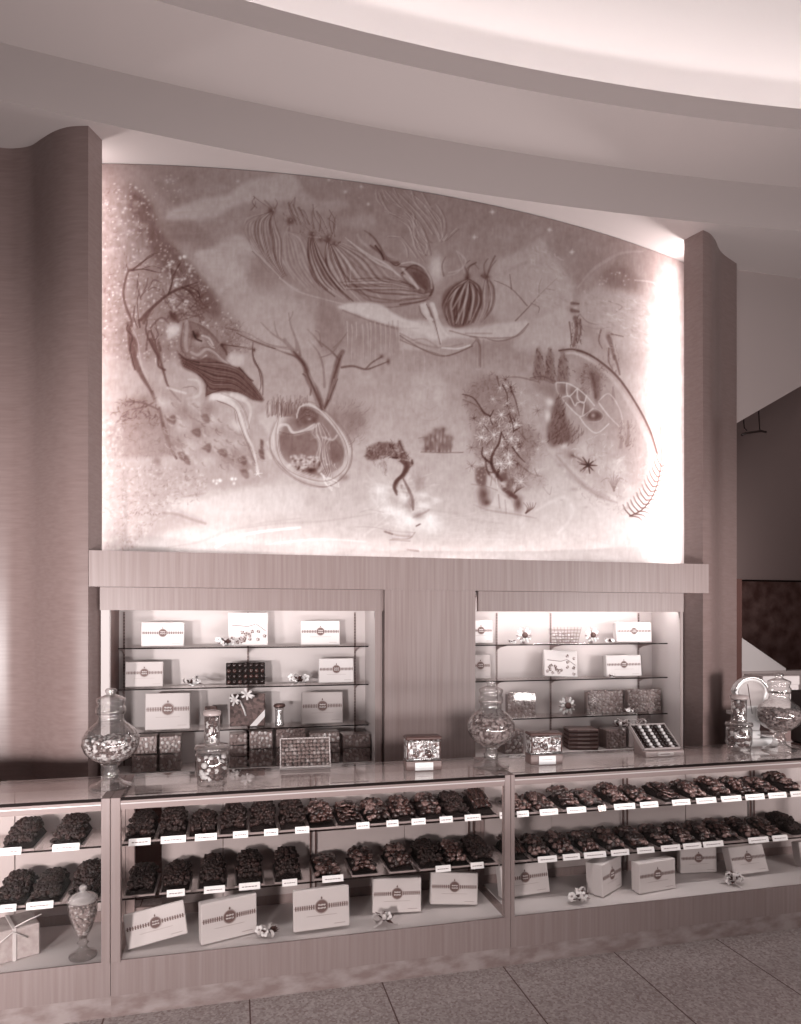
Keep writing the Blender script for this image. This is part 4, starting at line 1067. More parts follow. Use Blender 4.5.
def mask(P, soft=2, smooth=True):
    Q = np.array([cvx(p) for p in (spline(list(P) + [P[0]]) if smooth else P)]); m = soft * 3 + 2
    x0, y0, x1, y1 = clipbox(Q[:, 0].min() - m, Q[:, 1].min() - m, Q[:, 0].max() + m, Q[:, 1].max() + m)
    if x1 <= x0 or y1 <= y0: return None
    gy, gx = np.mgrid[y0:y1, x0:x1]; ins = np.zeros(gx.shape, bool)
    for i in range(len(Q)):
        a, b = Q[i], Q[(i + 1) % len(Q)]
        c = (a[1] > gy) != (b[1] > gy)
        if abs(b[1] - a[1]) < 1e-9: continue
        ins ^= c & (gx < (b[0] - a[0]) * (gy - a[1]) / (b[1] - a[1]) + a[0])
    f = ins.astype(float)
    if soft: f = boxblur(f, soft)
    return (slice(y0, y1), slice(x0, x1)), f
def Pg(P, tone, op=.7, soft=2, smooth=True, mott=0.0):
    r = mask(P, soft, smooth)
    if r is None: return
    sl, f = r
    t = tone + (mott * (nr.rand(*f.shape) - .5) if mott else 0)
    if mott: t = boxblur(t, 1) if min(f.shape) > 4 else t
    blend(sl, f * op, t)
def B(c, rx, ry, tone, op=.6, pw=1.0):
    x, y = cvx(c); rx = max(1.2, rx * KS * CS); ry = max(1.2, ry * KS * CS)
    x0, y0, x1, y1 = clipbox(x - rx * 1.6, y - ry * 1.6, x + rx * 1.6, y + ry * 1.6)
    if x1 <= x0 or y1 <= y0: return
    gy, gx = np.mgrid[y0:y1, x0:x1]; d = ((gx - x) / rx) ** 2 + ((gy - y) / ry) ** 2
    blend((slice(y0, y1), slice(x0, x1)), np.exp(-(d ** pw) * 1.3) * op, tone)
def dots(P, n, r0, r1, tone, op=.8):
    r = mask(P, 0)
    if r is None: return
    sl, f = r; ys, xs = np.nonzero(f > .5)
    for k in nr.randint(0, len(xs), n):
        X, Y = xs[k] + sl[1].start, ys[k] + sl[0].start
        B((((X / CS + CX0) - OX) / KS, ((Y / CS + CY0) - OY) / KS), nr.uniform(r0, r1), nr.uniform(r0, r1), tone, op * nr.uniform(.5, 1))
def scrub(P, n, l, w, t0, t1, ang=None, op=.6):              # short strokes filling a patch
    r = mask(P, 0)
    if r is None: return
    sl, f = r; ys, xs = np.nonzero(f > .5)
    for k in nr.randint(0, len(xs), n):
        x = ((xs[k] + sl[1].start) / CS + CX0 - OX) / KS; y = ((ys[k] + sl[0].start) / CS + CY0 - OY) / KS
        a = nr.uniform(0, 6.28) if ang is None else ang + nr.uniform(-.35, .35); q = l * nr.uniform(.5, 1.1)
        S([(x, y), (x + q * .5 * cos(a + .3), y + q * .5 * sin(a + .3)), (x + q * cos(a), y + q * sin(a))], w * nr.uniform(.6, 1.2), nr.uniform(t0, t1), op, (1, .3))
def star(c, r, tone, op=.7, n=8, w=4):
    for k in range(n):
        a = 2 * pi * k / n + nr.uniform(-.2, .2); q = r * nr.uniform(.6, 1.1)
        S([c, (c[0] + q * cos(a), c[1] + q * sin(a))], w, tone, op, (1, .3))
DK, DK2, MD, LT, LT2, WH = .24, .34, .43, .62, .68, .78
# --- sky left: drifting clouds
crop(90, 150)
Pg([(300, 230), (430, 185), (520, 175), (600, 120), (740, 90), (801, 130), (760, 190), (600, 200), (520, 230), (470, 260), (300, 268)], .66, .7, 4)
Pg([(400, 390), (480, 370), (560, 330), (640, 380), (620, 440), (560, 500), (470, 560), (520, 500), (450, 470)], .66, .65, 4)
Pg([(420, 130), (500, 125), (570, 150), (480, 160)], .57, .5, 4)
Pg([(270, 280), (380, 275), (480, 350), (430, 370), (300, 340)], .46, .55, 5)
Pg([(560, 390), (700, 420), (760, 500), (640, 520), (570, 450)], .47, .5, 6)
Pg([(480, 560), (640, 560), (801, 600), (801, 763), (600, 763), (520, 680)], .60, .55, 7)
# --- left: glittering thicket
thick = [(60, 140), (150, 120), (215, 170), (255, 260), (290, 340), (370, 420), (430, 500), (500, 590), (590, 680), (640, 763), (45, 763), (45, 200)]
Pg(thick, .45, .6, 8)
Pg([(150, 150), (230, 200), (260, 300), (330, 380), (440, 500), (500, 600), (470, 640), (380, 560), (250, 420), (190, 320), (150, 230)], .36, .65, 6)
scrub(thick, 900, 16, 6, .30, .60, None, .4)
dots(thick, 420, 2.5, 5.5, .74, .75)
dots([(45, 150), (160, 150), (230, 420), (160, 763), (45, 763)], 240, 4, 14, .62, .4)
dots([(140, 140), (330, 90), (330, 200), (240, 200)], 24, 2, 5, .72, .6)
# --- left twisted tree
S([(155, 763), (148, 690), (160, 660), (135, 590), (128, 540), (140, 480), (150, 455)], 15, DK2, .85, (1.2, .5))
S([(150, 460), (190, 440), (225, 405), (262, 392)], 9, DK2, .8, (1, .4)); S([(148, 462), (200, 455), (245, 465), (275, 468)], 8, DK2, .8, (1, .3)); S([(146, 462), (138, 430), (140, 405)], 6, DK2, .7, (1, .3))
S([(185, 640), (180, 580), (188, 540), (183, 500)], 7, DK2, .7, (1, .4)); S([(195, 560), (215, 520), (220, 490)], 6, DK2, .7)
S([(205, 660), (240, 600), (300, 550), (345, 525), (385, 515)], 13, DK2, .8, (1.2, .5)); S([(300, 550), (318, 490), (330, 450), (345, 430)], 9, DK2, .8, (1, .4)); S([(330, 470), (300, 440), (290, 420)], 5, DK2, .7)
S([(370, 530), (410, 560), (430, 585)], 10, DK, .7, (1, .3)); S([(360, 520), (400, 545), (440, 550)], 7, DK2, .7, (1, .3))
for k in range(26): S([(330 + nr.randint(-60, 120), 560 + nr.randint(-50, 90)), (340 + nr.randint(-60, 120), 570 + nr.randint(-50, 100))], 7, DK2, .5)
S([(200, 540), (240, 500), (265, 510), (262, 540), (245, 525)], 5, MD, .7)
S([(215, 763), (225, 690), (245, 720), (255, 763)], 10, DK2, .75); S([(230, 680), (270, 640), (300, 660)], 9, DK2, .6)
# --- reclining figure in dark drapery
S([(520, 680), (600, 700), (680, 740), (760, 755)], 5, DK2, .8); scrub([(520, 660), (640, 690), (640, 763), (520, 763)], 40, 20, 5, .38, .46, None, .5)
crop(90, 340)
S([(160, 0), (168, 60), (195, 130), (232, 190), (248, 235)], 30, DK2, .8, (1, .8, .5)); S([(170, 20), (200, 110), (238, 190)], 7, .62, .6)
S([(232, 0), (262, 60), (280, 120), (300, 180), (345, 235)], 18, DK2, .85, (1.1, .7, .4)); S([(262, 10), (268, 40)], 16, DK2, .7)
S([(470, 215), (530, 235), (570, 285), (590, 350), (620, 410), (636, 480), (640, 510)], 30, .69, .7, (1.2, 1, .6, .4, .5)); S([(540, 210), (600, 240), (612, 280), (598, 335)], 20, .66, .6, (1, .8, .5))
S([(480, 230), (545, 260), (560, 320), (600, 400)], 5, .45, .6); S([(575, 270), (600, 350), (628, 430)], 4, .44, .6)
S([(620, 30), (625, 80), (655, 130), (660, 210)], 9, DK2, .8, (.6, 1, .5)); S([(500, 15), (560, 25), (620, 30)], 5, DK2, .7); B((515, 30), 16, 30, DK2, .7)
# rocks with small dark mushrooms
Pg([(250, 200), (330, 180), (420, 230), (560, 330), (640, 430), (600, 500), (480, 500), (330, 480), (270, 330)], .56, .5, 6)
for c in ((470, 310), (380, 400), (490, 385), (450, 460), (340, 330), (550, 400), (280, 240), (560, 330), (400, 250), (350, 430)): B(c, 45, 26, .76, .7)
for c in ((360, 270), (300, 330), (420, 340), (330, 400), (540, 440), (590, 480), (450, 260)): B(c, 32, 30, .42, .55)
for c, a in (((440, 296), .5), ((405, 350), .1), ((445, 408), -.3), ((505, 428), .2), ((580, 455), 0), ((590, 508), .6), ((656, 400), 1.3), ((370, 455), .9), ((310, 300), -.2), ((350, 440), .5), ((655, 435), 1)):
    Pg([(c[0] - 22 * cos(a), c[1] - 22 * sin(a)), (c[0] + 6, c[1] - 14), (c[0] + 20 * cos(a), c[1] + 16 * sin(a)), (c[0] + 12, c[1] + 22), (c[0] - 6, c[1] + 14)], .33, .75, 1); S([(c[0] - 10, c[1]), (c[0] + 8, c[1] + 6)], 6, .52, .5); S([(c[0] + 22, c[1] - 8), (c[0] + 34, c[1] + 14)], 16, .74, .5)
S([(265, 260), (280, 330), (305, 400), (330, 452)], 22, .30, .8, (.6, 1, .5)); S([(140, 235), (200, 240), (260, 265)], 10, .30, .7); S([(160, 265), (210, 255), (240, 240)], 8, .30, .7)
Pg([(110, 230), (240, 215), (270, 300), (240, 340), (130, 330)], .44, .6, 5); scrub([(100, 230), (250, 225), (260, 330), (110, 330)], 90, 24, 7, .30, .42, None, .5)
Pg([(70, 330), (260, 330), (330, 430), (230, 445), (80, 440)], .49, .65, 4); scrub([(70, 330), (260, 330), (320, 430), (80, 440)], 120, 18, 7, .42, .50, None, .4)
B((255, 465), 18, 22, .42, .7); B((265, 510), 22, 8, .42, .6)
Pg([(120, 470), (330, 480), (480, 500), (640, 500), (700, 480), (620, 555), (430, 575), (440, 600), (280, 610), (380, 660), (440, 700), (330, 720), (200, 780), (110, 780)], .56, .5, 6)
scrub([(120, 480), (420, 500), (430, 590), (280, 640), (200, 780), (110, 780)], 420, 12, 6, .44, .66, None, .4)
dots([(60, 450), (420, 500), (420, 600), (260, 700), (180, 800), (50, 800)], 240, 3, 7, .74, .55)
dots([(470, 530), (560, 530), (550, 550), (470, 550)], 10, 4, 7, .88, .8)
S([(280, 660), (330, 665), (390, 685), (440, 700)], 14, .52, .55); S([(350, 600), (440, 585)], 10, .55, .5)
for k in range(11): S([(152 + k * 11, 664 + nr.randint(-6, 3)), (156 + k * 11, 656 + nr.randint(0, 14))], 4, .42, .7)     # unreadable scrawl of a signature
Pg([(290, 630), (440, 600), (650, 560), (801, 555), (801, 650), (560, 680), (400, 650)], .74, .55, 7)
S([(300, 790), (420, 770), (520, 730), (650, 700), (801, 680)], 20, .62, .5, (.4, 1, .4), 1.0); S([(480, 790), (600, 740), (801, 715)], 12, .86, .5)
# --- second tree with forked bare branches
crop(240, 340)
S([(312, 265), (292, 205), (262, 150), (245, 95), (205, 45), (170, 0)], 36, .38, .85, (1, 1, .8, .6, .5)); S([(322, 262), (345, 205), (362, 130), (378, 70), (392, 45)], 32, .40, .85, (.5, 1, 1, .7))
S([(300, 240), (285, 180), (255, 120)], 8, .55, .6); S([(350, 200), (365, 130)], 7, .54, .6); S([(268, 210), (270, 160), (240, 130)], 8, .28, .6); S([(330, 250), (372, 150)], 6, .28, .5)
S([(245, 95), (215, 65), (160, 45), (100, 20), (40, 0)], 11, .36, .85, (1.3, .8, .5)); S([(230, 60), (222, 20), (214, 0)], 12, .38, .8)
S([(388, 105), (430, 100), (480, 112), (520, 100), (565, 82)], 10, .38, .85, (1.2, 1, .5)); S([(480, 110), (505, 85), (540, 65)], 8, .38, .8); B((565, 82), 8, 14, .34, .8); B((540, 62), 9, 9, .34, .7)
S([(378, 75), (345, 40), (300, 5)], 11, .38, .8, (1, .6)); S([(322, 180), (318, 110), (300, 50), (260, 0)], 12, .46, .7, (1, .6)); S([(310, 66), (350, 50), (385, 5)], 7, .46, .7)
crop(230, 150)
S([(240, 763), (205, 730), (160, 700), (118, 658)], 13, .37, .85, (1.4, .8, .4)); S([(185, 715), (172, 680), (170, 652)], 9, .37, .8, (1, .4)); S([(255, 763), (250, 720), (232, 670), (224, 622)], 13, .35, .85, (1.2, .8, .4)); S([(225, 650), (235, 635), (240, 618)], 6, .36, .8)
S([(350, 750), (325, 715), (295, 685)], 8, .40, .8); S([(345, 735), (340, 700), (325, 690)], 6, .40, .7); S([(395, 755), (425, 725), (448, 695)], 6, .44, .7)
S([(30, 690), (90, 725), (170, 750), (240, 763)], 6, .36, .8); scrub([(0, 650), (60, 660), (100, 700), (40, 740), (0, 740)], 40, 18, 5, .34, .44, None, .6)
# --- procession of veiled dancers across the sky
Pg([(60, 230), (150, 220), (230, 270), (310, 300), (420, 380), (600, 430), (760, 500), (770, 560), (600, 600), (440, 585), (300, 555), (200, 490), (90, 350)], .52, .6, 5)
def veil(a, ends, w, tones, op=.6):
    for i, e in enumerate(ends):
        mx_, my_ = e[0]; S([a, (mx_, my_), e[1], e[2]] if len(e) > 2 else [a, (mx_, my_), e[1]], w, tones[i % len(tones)], op, (.6, 1.1, .9, .4))
veil((156, 238), [((112, 262), (108, 345), (165, 440)), ((128, 275), (130, 360), (190, 465)), ((150, 290), (160, 380), (215, 480)), ((168, 300), (190, 400), (250, 500))], 11, (.34, .60, .38, .62))
veil((150, 240), [((75, 270), (80, 370), (150, 470)), ((62, 265), (65, 340), (110, 420))], 5, (.44, .60))
S([(110, 400), (150, 440), (200, 495), (260, 540), (380, 575), (440, 590)], 6, .64, .7); S([(75, 380), (140, 440), (190, 490)], 6, .62, .6)
veil((230, 280), [((205, 340), (220, 440), (300, 540)), ((225, 350), (260, 450), (350, 550)), ((245, 340), (290, 450), (390, 555))], 9, (.60, .44, .62), .5)
for x in (225, 240, 258, 272): S([(x, 200 + (x - 225) * .6), (x + 14, 240), (x + 30, 285)], 5, .36, .6)
veil((315, 330), [((300, 400), (320, 490), (400, 560)), ((318, 410), (345, 500), (430, 568)), ((335, 400), (375, 490), (455, 572))], 12, (.30, .60, .36), .7)
veil((378, 352), [((368, 430), (400, 510), (470, 578)), ((385, 430), (425, 500), (500, 580)), ((400, 420), (450, 490), (540, 575)), ((420, 400), (480, 470), (580, 570))], 11, (.30, .62, .36, .62), .7)
for c in ((155, 235), (235, 270), (313, 325), (376, 345), (345, 340)): B(c, 12, 14, .34, .7)
for p in ([(320, 300), (312, 240), (330, 215)], [(340, 310), (345, 270), (325, 230)], [(390, 320), (378, 270), (392, 235)], [(400, 330), (395, 290), (405, 250)], [(250, 270), (225, 225), (245, 185)], [(100, 220), (85, 200), (95, 180)], [(165, 235), (180, 205), (170, 185)]): S(p, 6, .37, .65, (1, .4))
S([(360, 345), (395, 365), (420, 352)], 9, .33, .6); S([(300, 330), (345, 335)], 8, .64, .6)
S([(430, 450), (455, 480), (490, 540)], 12, .34, .6, (.4, 1, .4)); S([(440, 390), (480, 440), (560, 480), (640, 490)], 6, .42, .5)
# lying figure and its skirts
S([(450, 345), (530, 400), (600, 440), (640, 475), (660, 490)], 10, .68, .7, (.5, 1, .7)); S([(535, 365), (575, 395), (600, 420), (640, 430)], 16, .36, .75, (.6, 1, .8)); B((630, 430), 18, 12, .34, .7); S([(530, 320), (560, 350), (580, 385)], 9, .40, .6)
veil((455, 495), [((560, 490), (660, 505), (770, 545)), ((560, 510), (660, 528), (770, 550)), ((540, 540), (650, 550), (770, 552)), ((520, 570), (640, 580), (770, 556))], 10, (.36, .62, .34, .44), .65)
S([(420, 505), (520, 555), (640, 575), (750, 562)], 8, .38, .6); S([(480, 590), (620, 600), (760, 570)], 7, .40, .5)
Pg([(650, 480), (690, 440), (750, 465), (775, 530), (740, 560), (690, 530)], .38, .75, 2); S([(655, 470), (700, 440), (752, 465), (775, 525), (760, 560)], 8, .30, .7); S([(665, 480), (690, 500), (740, 540)], 24, .66, .7, (.6, 1, .4)); S([(700, 470), (720, 500), (750, 530)], 10, .30, .6)
B((785, 440), 28, 50, .72, .7)
# flame-like hair
for P in ([(565, 160), (600, 230), (680, 265), (700, 330), (740, 370)], [(590, 155), (640, 210), (700, 260), (720, 320), (760, 350)], [(640, 165), (690, 215), (730, 260), (770, 320)], [(690, 165), (740, 210), (790, 280)], [(600, 240), (660, 275), (690, 310), (705, 370), (740, 400)], [(620, 165), (670, 230), (720, 280), (752, 350)]):
    S(P, 7, .63, .7, (.4, 1, .7)); S([(x + 10, y + 4) for x, y in P], 4, .40, .55)
# floating ledge with icicles
Pg([(405, 600), (450, 585), (520, 582), (575, 590), (620, 620), (680, 650), (801, 690), (801, 730), (700, 690), (560, 655), (490, 630)], .72, .85, 2)
S([(430, 612), (500, 640), (570, 665), (660, 690)], 8, .46, .6); S([(560, 660), (640, 680), (720, 680)], 8, .44, .6)
for k in range(26):
    x = 440 + k * 9 + nr.randint(-4, 4); S([(x, 650 + nr.randint(0, 20)), (x + 2, 700), (x + nr.randint(-4, 4), 770 + nr.randint(-60, 60))], 7, .70 if k % 2 else .52, .45, (1, .3))
# --- middle of the sky
crop(400, 150)
for P in ([(40, 150), (60, 210), (110, 260), (150, 345)], [(80, 160), (110, 215), (150, 265), (160, 330)], [(0, 215), (45, 265), (55, 330), (90, 400)], [(15, 240), (70, 300), (100, 350), (110, 400)], [(135, 205), (165, 260), (165, 320), (150, 350)], [(0, 330), (40, 380), (60, 410)], [(180, 320), (165, 345), (215, 300)], [(55, 270), (90, 320), (105, 380)]):
    S(P, 7, .63, .7, (.4, 1, .6)); S([(x + 9, y + 3) for x, y in P], 4, .40, .5)
Pg([(355, 430), (420, 400), (500, 365), (535, 335), (575, 390), (610, 435), (650, 520), (645, 600), (520, 655), (360, 640), (350, 520)], .63, .7, 4)
S([(400, 470), (480, 430), (560, 440), (610, 480)], 16, .55, .4); Pg([(460, 690), (540, 640), (640, 610), (660, 700), (640, 763), (440, 763)], .66, .6, 5)
# striped round skirt and its neighbour
Pg([(255, 490), (300, 520), (310, 590), (285, 640), (230, 675), (190, 665), (165, 590), (190, 530)], .37, .85, 2)
for k in range(7):
    x = 185 + k * 19; S([(255, 495), (x + (255 - x) * .25, 560), (x + 4 * (k - 3), 665 - abs(k - 3) * 12)], 8, .58 if k % 2 == 0 else .28, .7, (.4, 1, .8))
S([(310, 480), (355, 520), (350, 600), (310, 655)], 10, .38, .7); S([(300, 490), (330, 560), (310, 640)], 9, .56, .6); S([(330, 490), (345, 560), (330, 630)], 7, .30, .6)
S([(258, 490), (262, 450), (290, 430)], 8, .36, .7); S([(245, 470), (235, 430), (215, 385)], 6, .62, .7); S([(330, 485), (345, 440), (362, 405)], 8, .38, .7); S([(325, 480), (320, 440), (335, 415)], 6, .40, .7); B((258, 478), 12, 12, .36, .7); B((322, 478), 12, 12, .38, .7)
S([(180, 480), (215, 470), (240, 440), (235, 400)], 6, .60, .6); B((140, 470), 30, 45, .70, .6)
S([(0, 445), (60, 455), (110, 490), (120, 540), (90, 575), (0, 590)], 8, .34, .7); S([(0, 500), (50, 520), (100, 545)], 9, .36, .6); S([(0, 540), (60, 555), (110, 550)], 9, .60, .6)
# dancing legs, icy platform
S([(95, 590), (110, 640), (130, 690), (150, 763)], 20, .70, .85, (1, .8, .3)); S([(125, 590), (140, 640), (165, 690), (185, 710)], 18, .70, .85, (1, .8, .4)); S([(110, 600), (125, 650), (145, 720)], 4, .38, .7); S([(82, 600), (92, 640)], 4, .4, .6)
Pg([(0, 655), (100, 650), (220, 680), (380, 660), (495, 655), (430, 715), (330, 725), (200, 720), (150, 740), (80, 740), (0, 710)], .70, .75, 3)
S([(190, 690), (300, 715), (440, 712), (490, 665)], 7, .46, .65); S([(0, 700), (60, 730), (140, 763)], 7, .48, .6); S([(250, 700), (350, 700)], 8, .50, .5)
Pg([(0, 720), (90, 750), (140, 763), (0, 763)], .66, .7, 2, False)
for P in ([(440, 652), (490, 600), (540, 545), (600, 488)], [(485, 595), (425, 530), (360, 498)], [(425, 530), (418, 475)], [(530, 560), (530, 520), (540, 490)], [(560, 530), (590, 535)], [(500, 585), (530, 600), (528, 620)]): S(P, 5, .40, .75, (1.2, .6))
crop(400, 340)
Pg([(20, 0), (300, 0), (250, 35), (180, 62), (110, 40)], .60, .6, 2); S([(0, 0), (60, 25), (130, 50), (185, 60), (260, 30), (290, 0)], 6, .44, .7); S([(60, 10), (150, 30), (240, 15)], 8, .50, .5)
for x in (290, 300, 318): S([(x, 0), (x, 60), (x + 2, 105)], 8, .50, .5)
# stars
for c in ((352, 237), (283, 333), (570, 305), (655, 390), (120, 155), (640, 250)):
    crop(400, 150); B(c, 8, 8, .74, .8); star(c, 14, .70, .6, 4, 3)
crop(230, 150)
for c in ((377, 115), (527, 207), (30, 120), (440, 160), (500, 140)): B(c, 7, 7, .72, .7)
dots([(0, 60), (801, 150), (801, 240), (0, 100)], 40, 2, 4, .68, .5)
# --- upper right: clouds, dark sky gap, two little acrobats
crop(530, 220)
Pg([(190, 280), (250, 255), (330, 265), (430, 300), (500, 360), (500, 470), (330, 500), (250, 420), (180, 360)], .62, .65, 6); Pg([(260, 220), (330, 165), (400, 200), (420, 260), (330, 265)], .41, .6, 7); dots([(260, 200), (400, 200), (400, 250), (270, 250)], 16, 3, 5, .7, .6)
S([(180, 260), (240, 190), (340, 130), (430, 120)], 18, .60, .5, (.4, 1, .4)); S([(400, 230), (470, 240), (510, 280)], 8, .66, .5); S([(300, 310), (350, 330), (330, 350)], 6, .46, .5)
Pg([(0, 120), (35, 75), (70, 120), (90, 180), (0, 220)], .62, .5, 4); Pg([(20, 190), (90, 170), (160, 230), (150, 310), (40, 330)], .63, .5, 5); Pg([(0, 400), (130, 340), (200, 420), (230, 500), (0, 480)], .66, .45, 6)
for P, w in (([(172, 375), (178, 420), (165, 480)], 24), ([(190, 380), (192, 430), (180, 470)], 12), ([(150, 390), (155, 430), (158, 475)], 8), ([(160, 345), (185, 350)], 20), ([(160, 318), (185, 320)], 16)): S(P, w, .37, .75, (1, .6))
S([(190, 360), (220, 390), (260, 400)], 5, .44, .6); B((172, 335), 12, 6, .66, .6)
for P, w in (([(300, 450), (310, 480), (322, 530)], 26), ([(322, 520), (335, 560), (342, 590)], 14), ([(300, 490), (300, 540), (315, 570)], 10), ([(270, 420), (262, 460), (275, 490)], 8), ([(310, 435), (355, 445)], 8)): S(P, w, .38, .75, (1, .5))
B((300, 440), 14, 14, .40, .7); scrub([(270, 470), (330, 480), (345, 590), (280, 560)], 24, 20, 5, .36, .6, 1.4, .5); S([(200, 400), (250, 415), (300, 410)], 5, .5, .5)
scrub([(180, 330), (480, 400), (480, 600), (360, 560), (250, 420)], 60, 30, 8, .58, .66, .2, .4)
# --- far moon face and the little island
crop(400, 340)
B((110, 205), 82, 90, .66, .4, 2.0); S([(60, 180), (80, 172), (98, 182)], 5, .54, .4); S([(122, 182), (142, 172), (160, 180)], 5, .54, .4); S([(108, 185), (104, 220), (116, 226)], 4, .53, .5); S([(80, 250), (110, 266), (142, 250)], 5, .54, .4); S([(40, 260), (80, 300), (130, 305), (175, 270)], 5, .58, .4); B((75, 215), 18, 14, .72, .4); B((145, 215), 18, 14, .72, .4)
S([(80, 427), (160, 430), (240, 429)], 5, .44, .8)
for x, h in ((98, 50), (116, 62), (135, 80), (150, 78), (163, 85), (178, 55), (192, 52)): S([(x, 425), (x - 1, 425 - h * .5), (x + 2, 425 - h)], 11, .40, .7, (.9, .7, 1)); B((x, 425 - h), 14, 12, .44, .6)
S([(70, 375), (95, 372), (110, 385)], 5, .46, .6)
# --- tall blossoming tree
crown = [(240, 230), (290, 170), (370, 130), (430, 190), (460, 270), (480, 350), (545, 360), (550, 470), (560, 560), (440, 570), (390, 540), (320, 480), (280, 420), (300, 330), (270, 270)]
Pg(crown, .52, .6, 5); scrub(crown, 210, 22, 5, .36, .48, None, .5)
S([(440, 600), (385, 560), (368, 530), (385, 480), (405, 430), (412, 390)], 18, .30, .85, (1.2, 1, .7, .4)); S([(372, 545), (335, 505), (325, 450)], 13, .30, .85, (1, .6)); S([(385, 480), (375, 500)], 14, .30, .8)
for P in ([(412, 400), (380, 350), (330, 295), (290, 250), (240, 228)], [(360, 320), (385, 290)], [(420, 180), (440, 230), (455, 290)], [(380, 350), (440, 340), (470, 370), (490, 390)], [(470, 370), (465, 330)], [(400, 430), (450, 470), (500, 510), (540, 520)], [(370, 140), (378, 180)], [(330, 400), (350, 380)]): S(P, 8, .31, .8, (1.1, .5))
for k in range(46):
    a = nr.uniform(0, 1); star((290 + 250 * a + nr.uniform(-40, 40) * (1 - a), 180 + 340 * nr.rand()) if k < 30 else (440 + nr.uniform(-60, 110), 380 + nr.uniform(0, 190)), 24, .70 if k % 3 else .40, .6, 9, 3.5)
for c in ((410, 330), (450, 420), (370, 420), (330, 430), (460, 540), (430, 560)): star(c, 36, .76, .75, 10, 4)
S([(545, 560), (570, 590), (578, 560)], 5, .42, .6)
for c, rx, ry in (((318, 590), 24, 42), ((450, 625), 18, 34), ((420, 585), 18, 22), ((330, 620), 18, 14)): B(c, rx, ry, .32, .85)
Pg([(370, 580), (345, 630), (435, 650), (420, 610)], .72, .8, 1, False); S([(375, 590), (380, 640)], 7, .52, .6); S([(400, 610), (405, 660)], 6, .56, .6)
for a in range(5): S([(480, 660), (485 + a * 6, 640), (470 + a * 12, 620)], 7, .36, .7, (1, .3))
S([(280, 628), (340, 650), (440, 665), (520, 680)], 12, .54, .5, (.3, 1, .3))
# --- crooked willow dancer by the spray
crop(240, 340)
Pg([(478, 440), (490, 405), (545, 390), (600, 395), (612, 380), (640, 450), (655, 470), (610, 470), (560, 440), (510, 460)], .42, .75, 2); scrub([(478, 440), (500, 400), (600, 390), (650, 465), (560, 440)], 60, 18, 6, .30, .52, None, .6)
S([(600, 440), (640, 470), (628, 510), (600, 540), (598, 580)], 24, .36, .85, (.8, 1, .8, .5)); S([(615, 555), (640, 600), (658, 645)], 20, .44, .7, (.8, 1, .4)); S([(590, 460), (620, 480), (605, 520)], 6, .66, .6); S([(540, 470), (560, 500)], 14, .56, .5); S([(610, 385), (615, 415)], 7, .34, .7); B((655, 470), 8, 12, .34, .7)
for k in range(60): S([(530 + nr.randint(-60, 240), 660 + nr.randint(-150, 90)), (540 + nr.randint(-60, 240), 650 + nr.randint(-150, 90))], 14, .82, .25, (1, .4), 1.0)
B((580, 620), 70, 60, .80, .55); B((690, 560), 30, 50, .60, .5); B((540, 560), 40, 70, .74, .5); B((720, 700), 60, 40, .84, .6); B((640, 690), 50, 34, .84, .6)
S([(550, 730), (600, 745), (655, 750)], 10, .56, .6); S([(640, 800), (680, 805)], 10, .52, .7); B((690, 665), 26, 16, .60, .6)
# bush and grass by the oval, oval of ribbons with a small figure
B((430, 310), 66, 66, .47, .75, 1.5); B((360, 300), 36, 60, .44, .6); scrub([(370, 250), (490, 260), (470, 380), (400, 400)], 60, 34, 4, .42, .56, -.9, .5)
for k in range(22): x = 135 + k * 6; S([(x, 290), (x + nr.randint(-4, 4), 255), (x + nr.randint(-8, 8), 205 + nr.randint(0, 45))], 7, .39, .7, (1, .3))
Pg([(160, 330), (230, 270), (330, 290), (400, 400), (390, 480), (280, 530), (180, 470), (145, 400)], .46, .75, 4)
for d in (-14, 0, 14):
    S([(150 - d * .5, 290), (128 - d, 360), (140 - d, 440), (200, 505 + d), (280, 540 + d), (350, 540 + d), (402 + d, 490), (412 + d, 410), (375 + d, 335), (310, 270 - d), (245, 245 - d * .6), (216 - d * .5, 280), (230, 320)], 9 if d == 0 else 6, .70 if d == 0 else (.64 if d < 0 else .50), .75)
S([(150, 330), (180, 325), (210, 360), (260, 345), (300, 320)], 14, .68, .8); S([(300, 330), (305, 400), (325, 460), (300, 500)], 24, .64, .7, (.7, 1, .8)); S([(270, 380), (300, 370), (350, 380), (385, 420)], 8, .66, .6)
scrub([(280, 330), (350, 340), (360, 480), (280, 480)], 30, 34, 5, .52, .76, 1.3, .6); B((250, 300), 36, 24, .36, .6); B((270, 495), 22, 12, .30, .75); B((365, 440), 26, 26, .38, .6); B((175, 400), 30, 50, .44, .6)
dots([(180, 440), (320, 450), (320, 500), (200, 490)], 26, 4, 8, .80, .7); S([(320, 540), (350, 575), (340, 550), (375, 560)], 6, .80, .7); B((400, 525), 20, 14, .44, .6)
crop(90, 340); Pg([(690, 250), (740, 290), (720, 370), (700, 420), (680, 360), (640, 300)], .72, .5, 3); star((640, 510), 16, .86, .7, 6, 4)
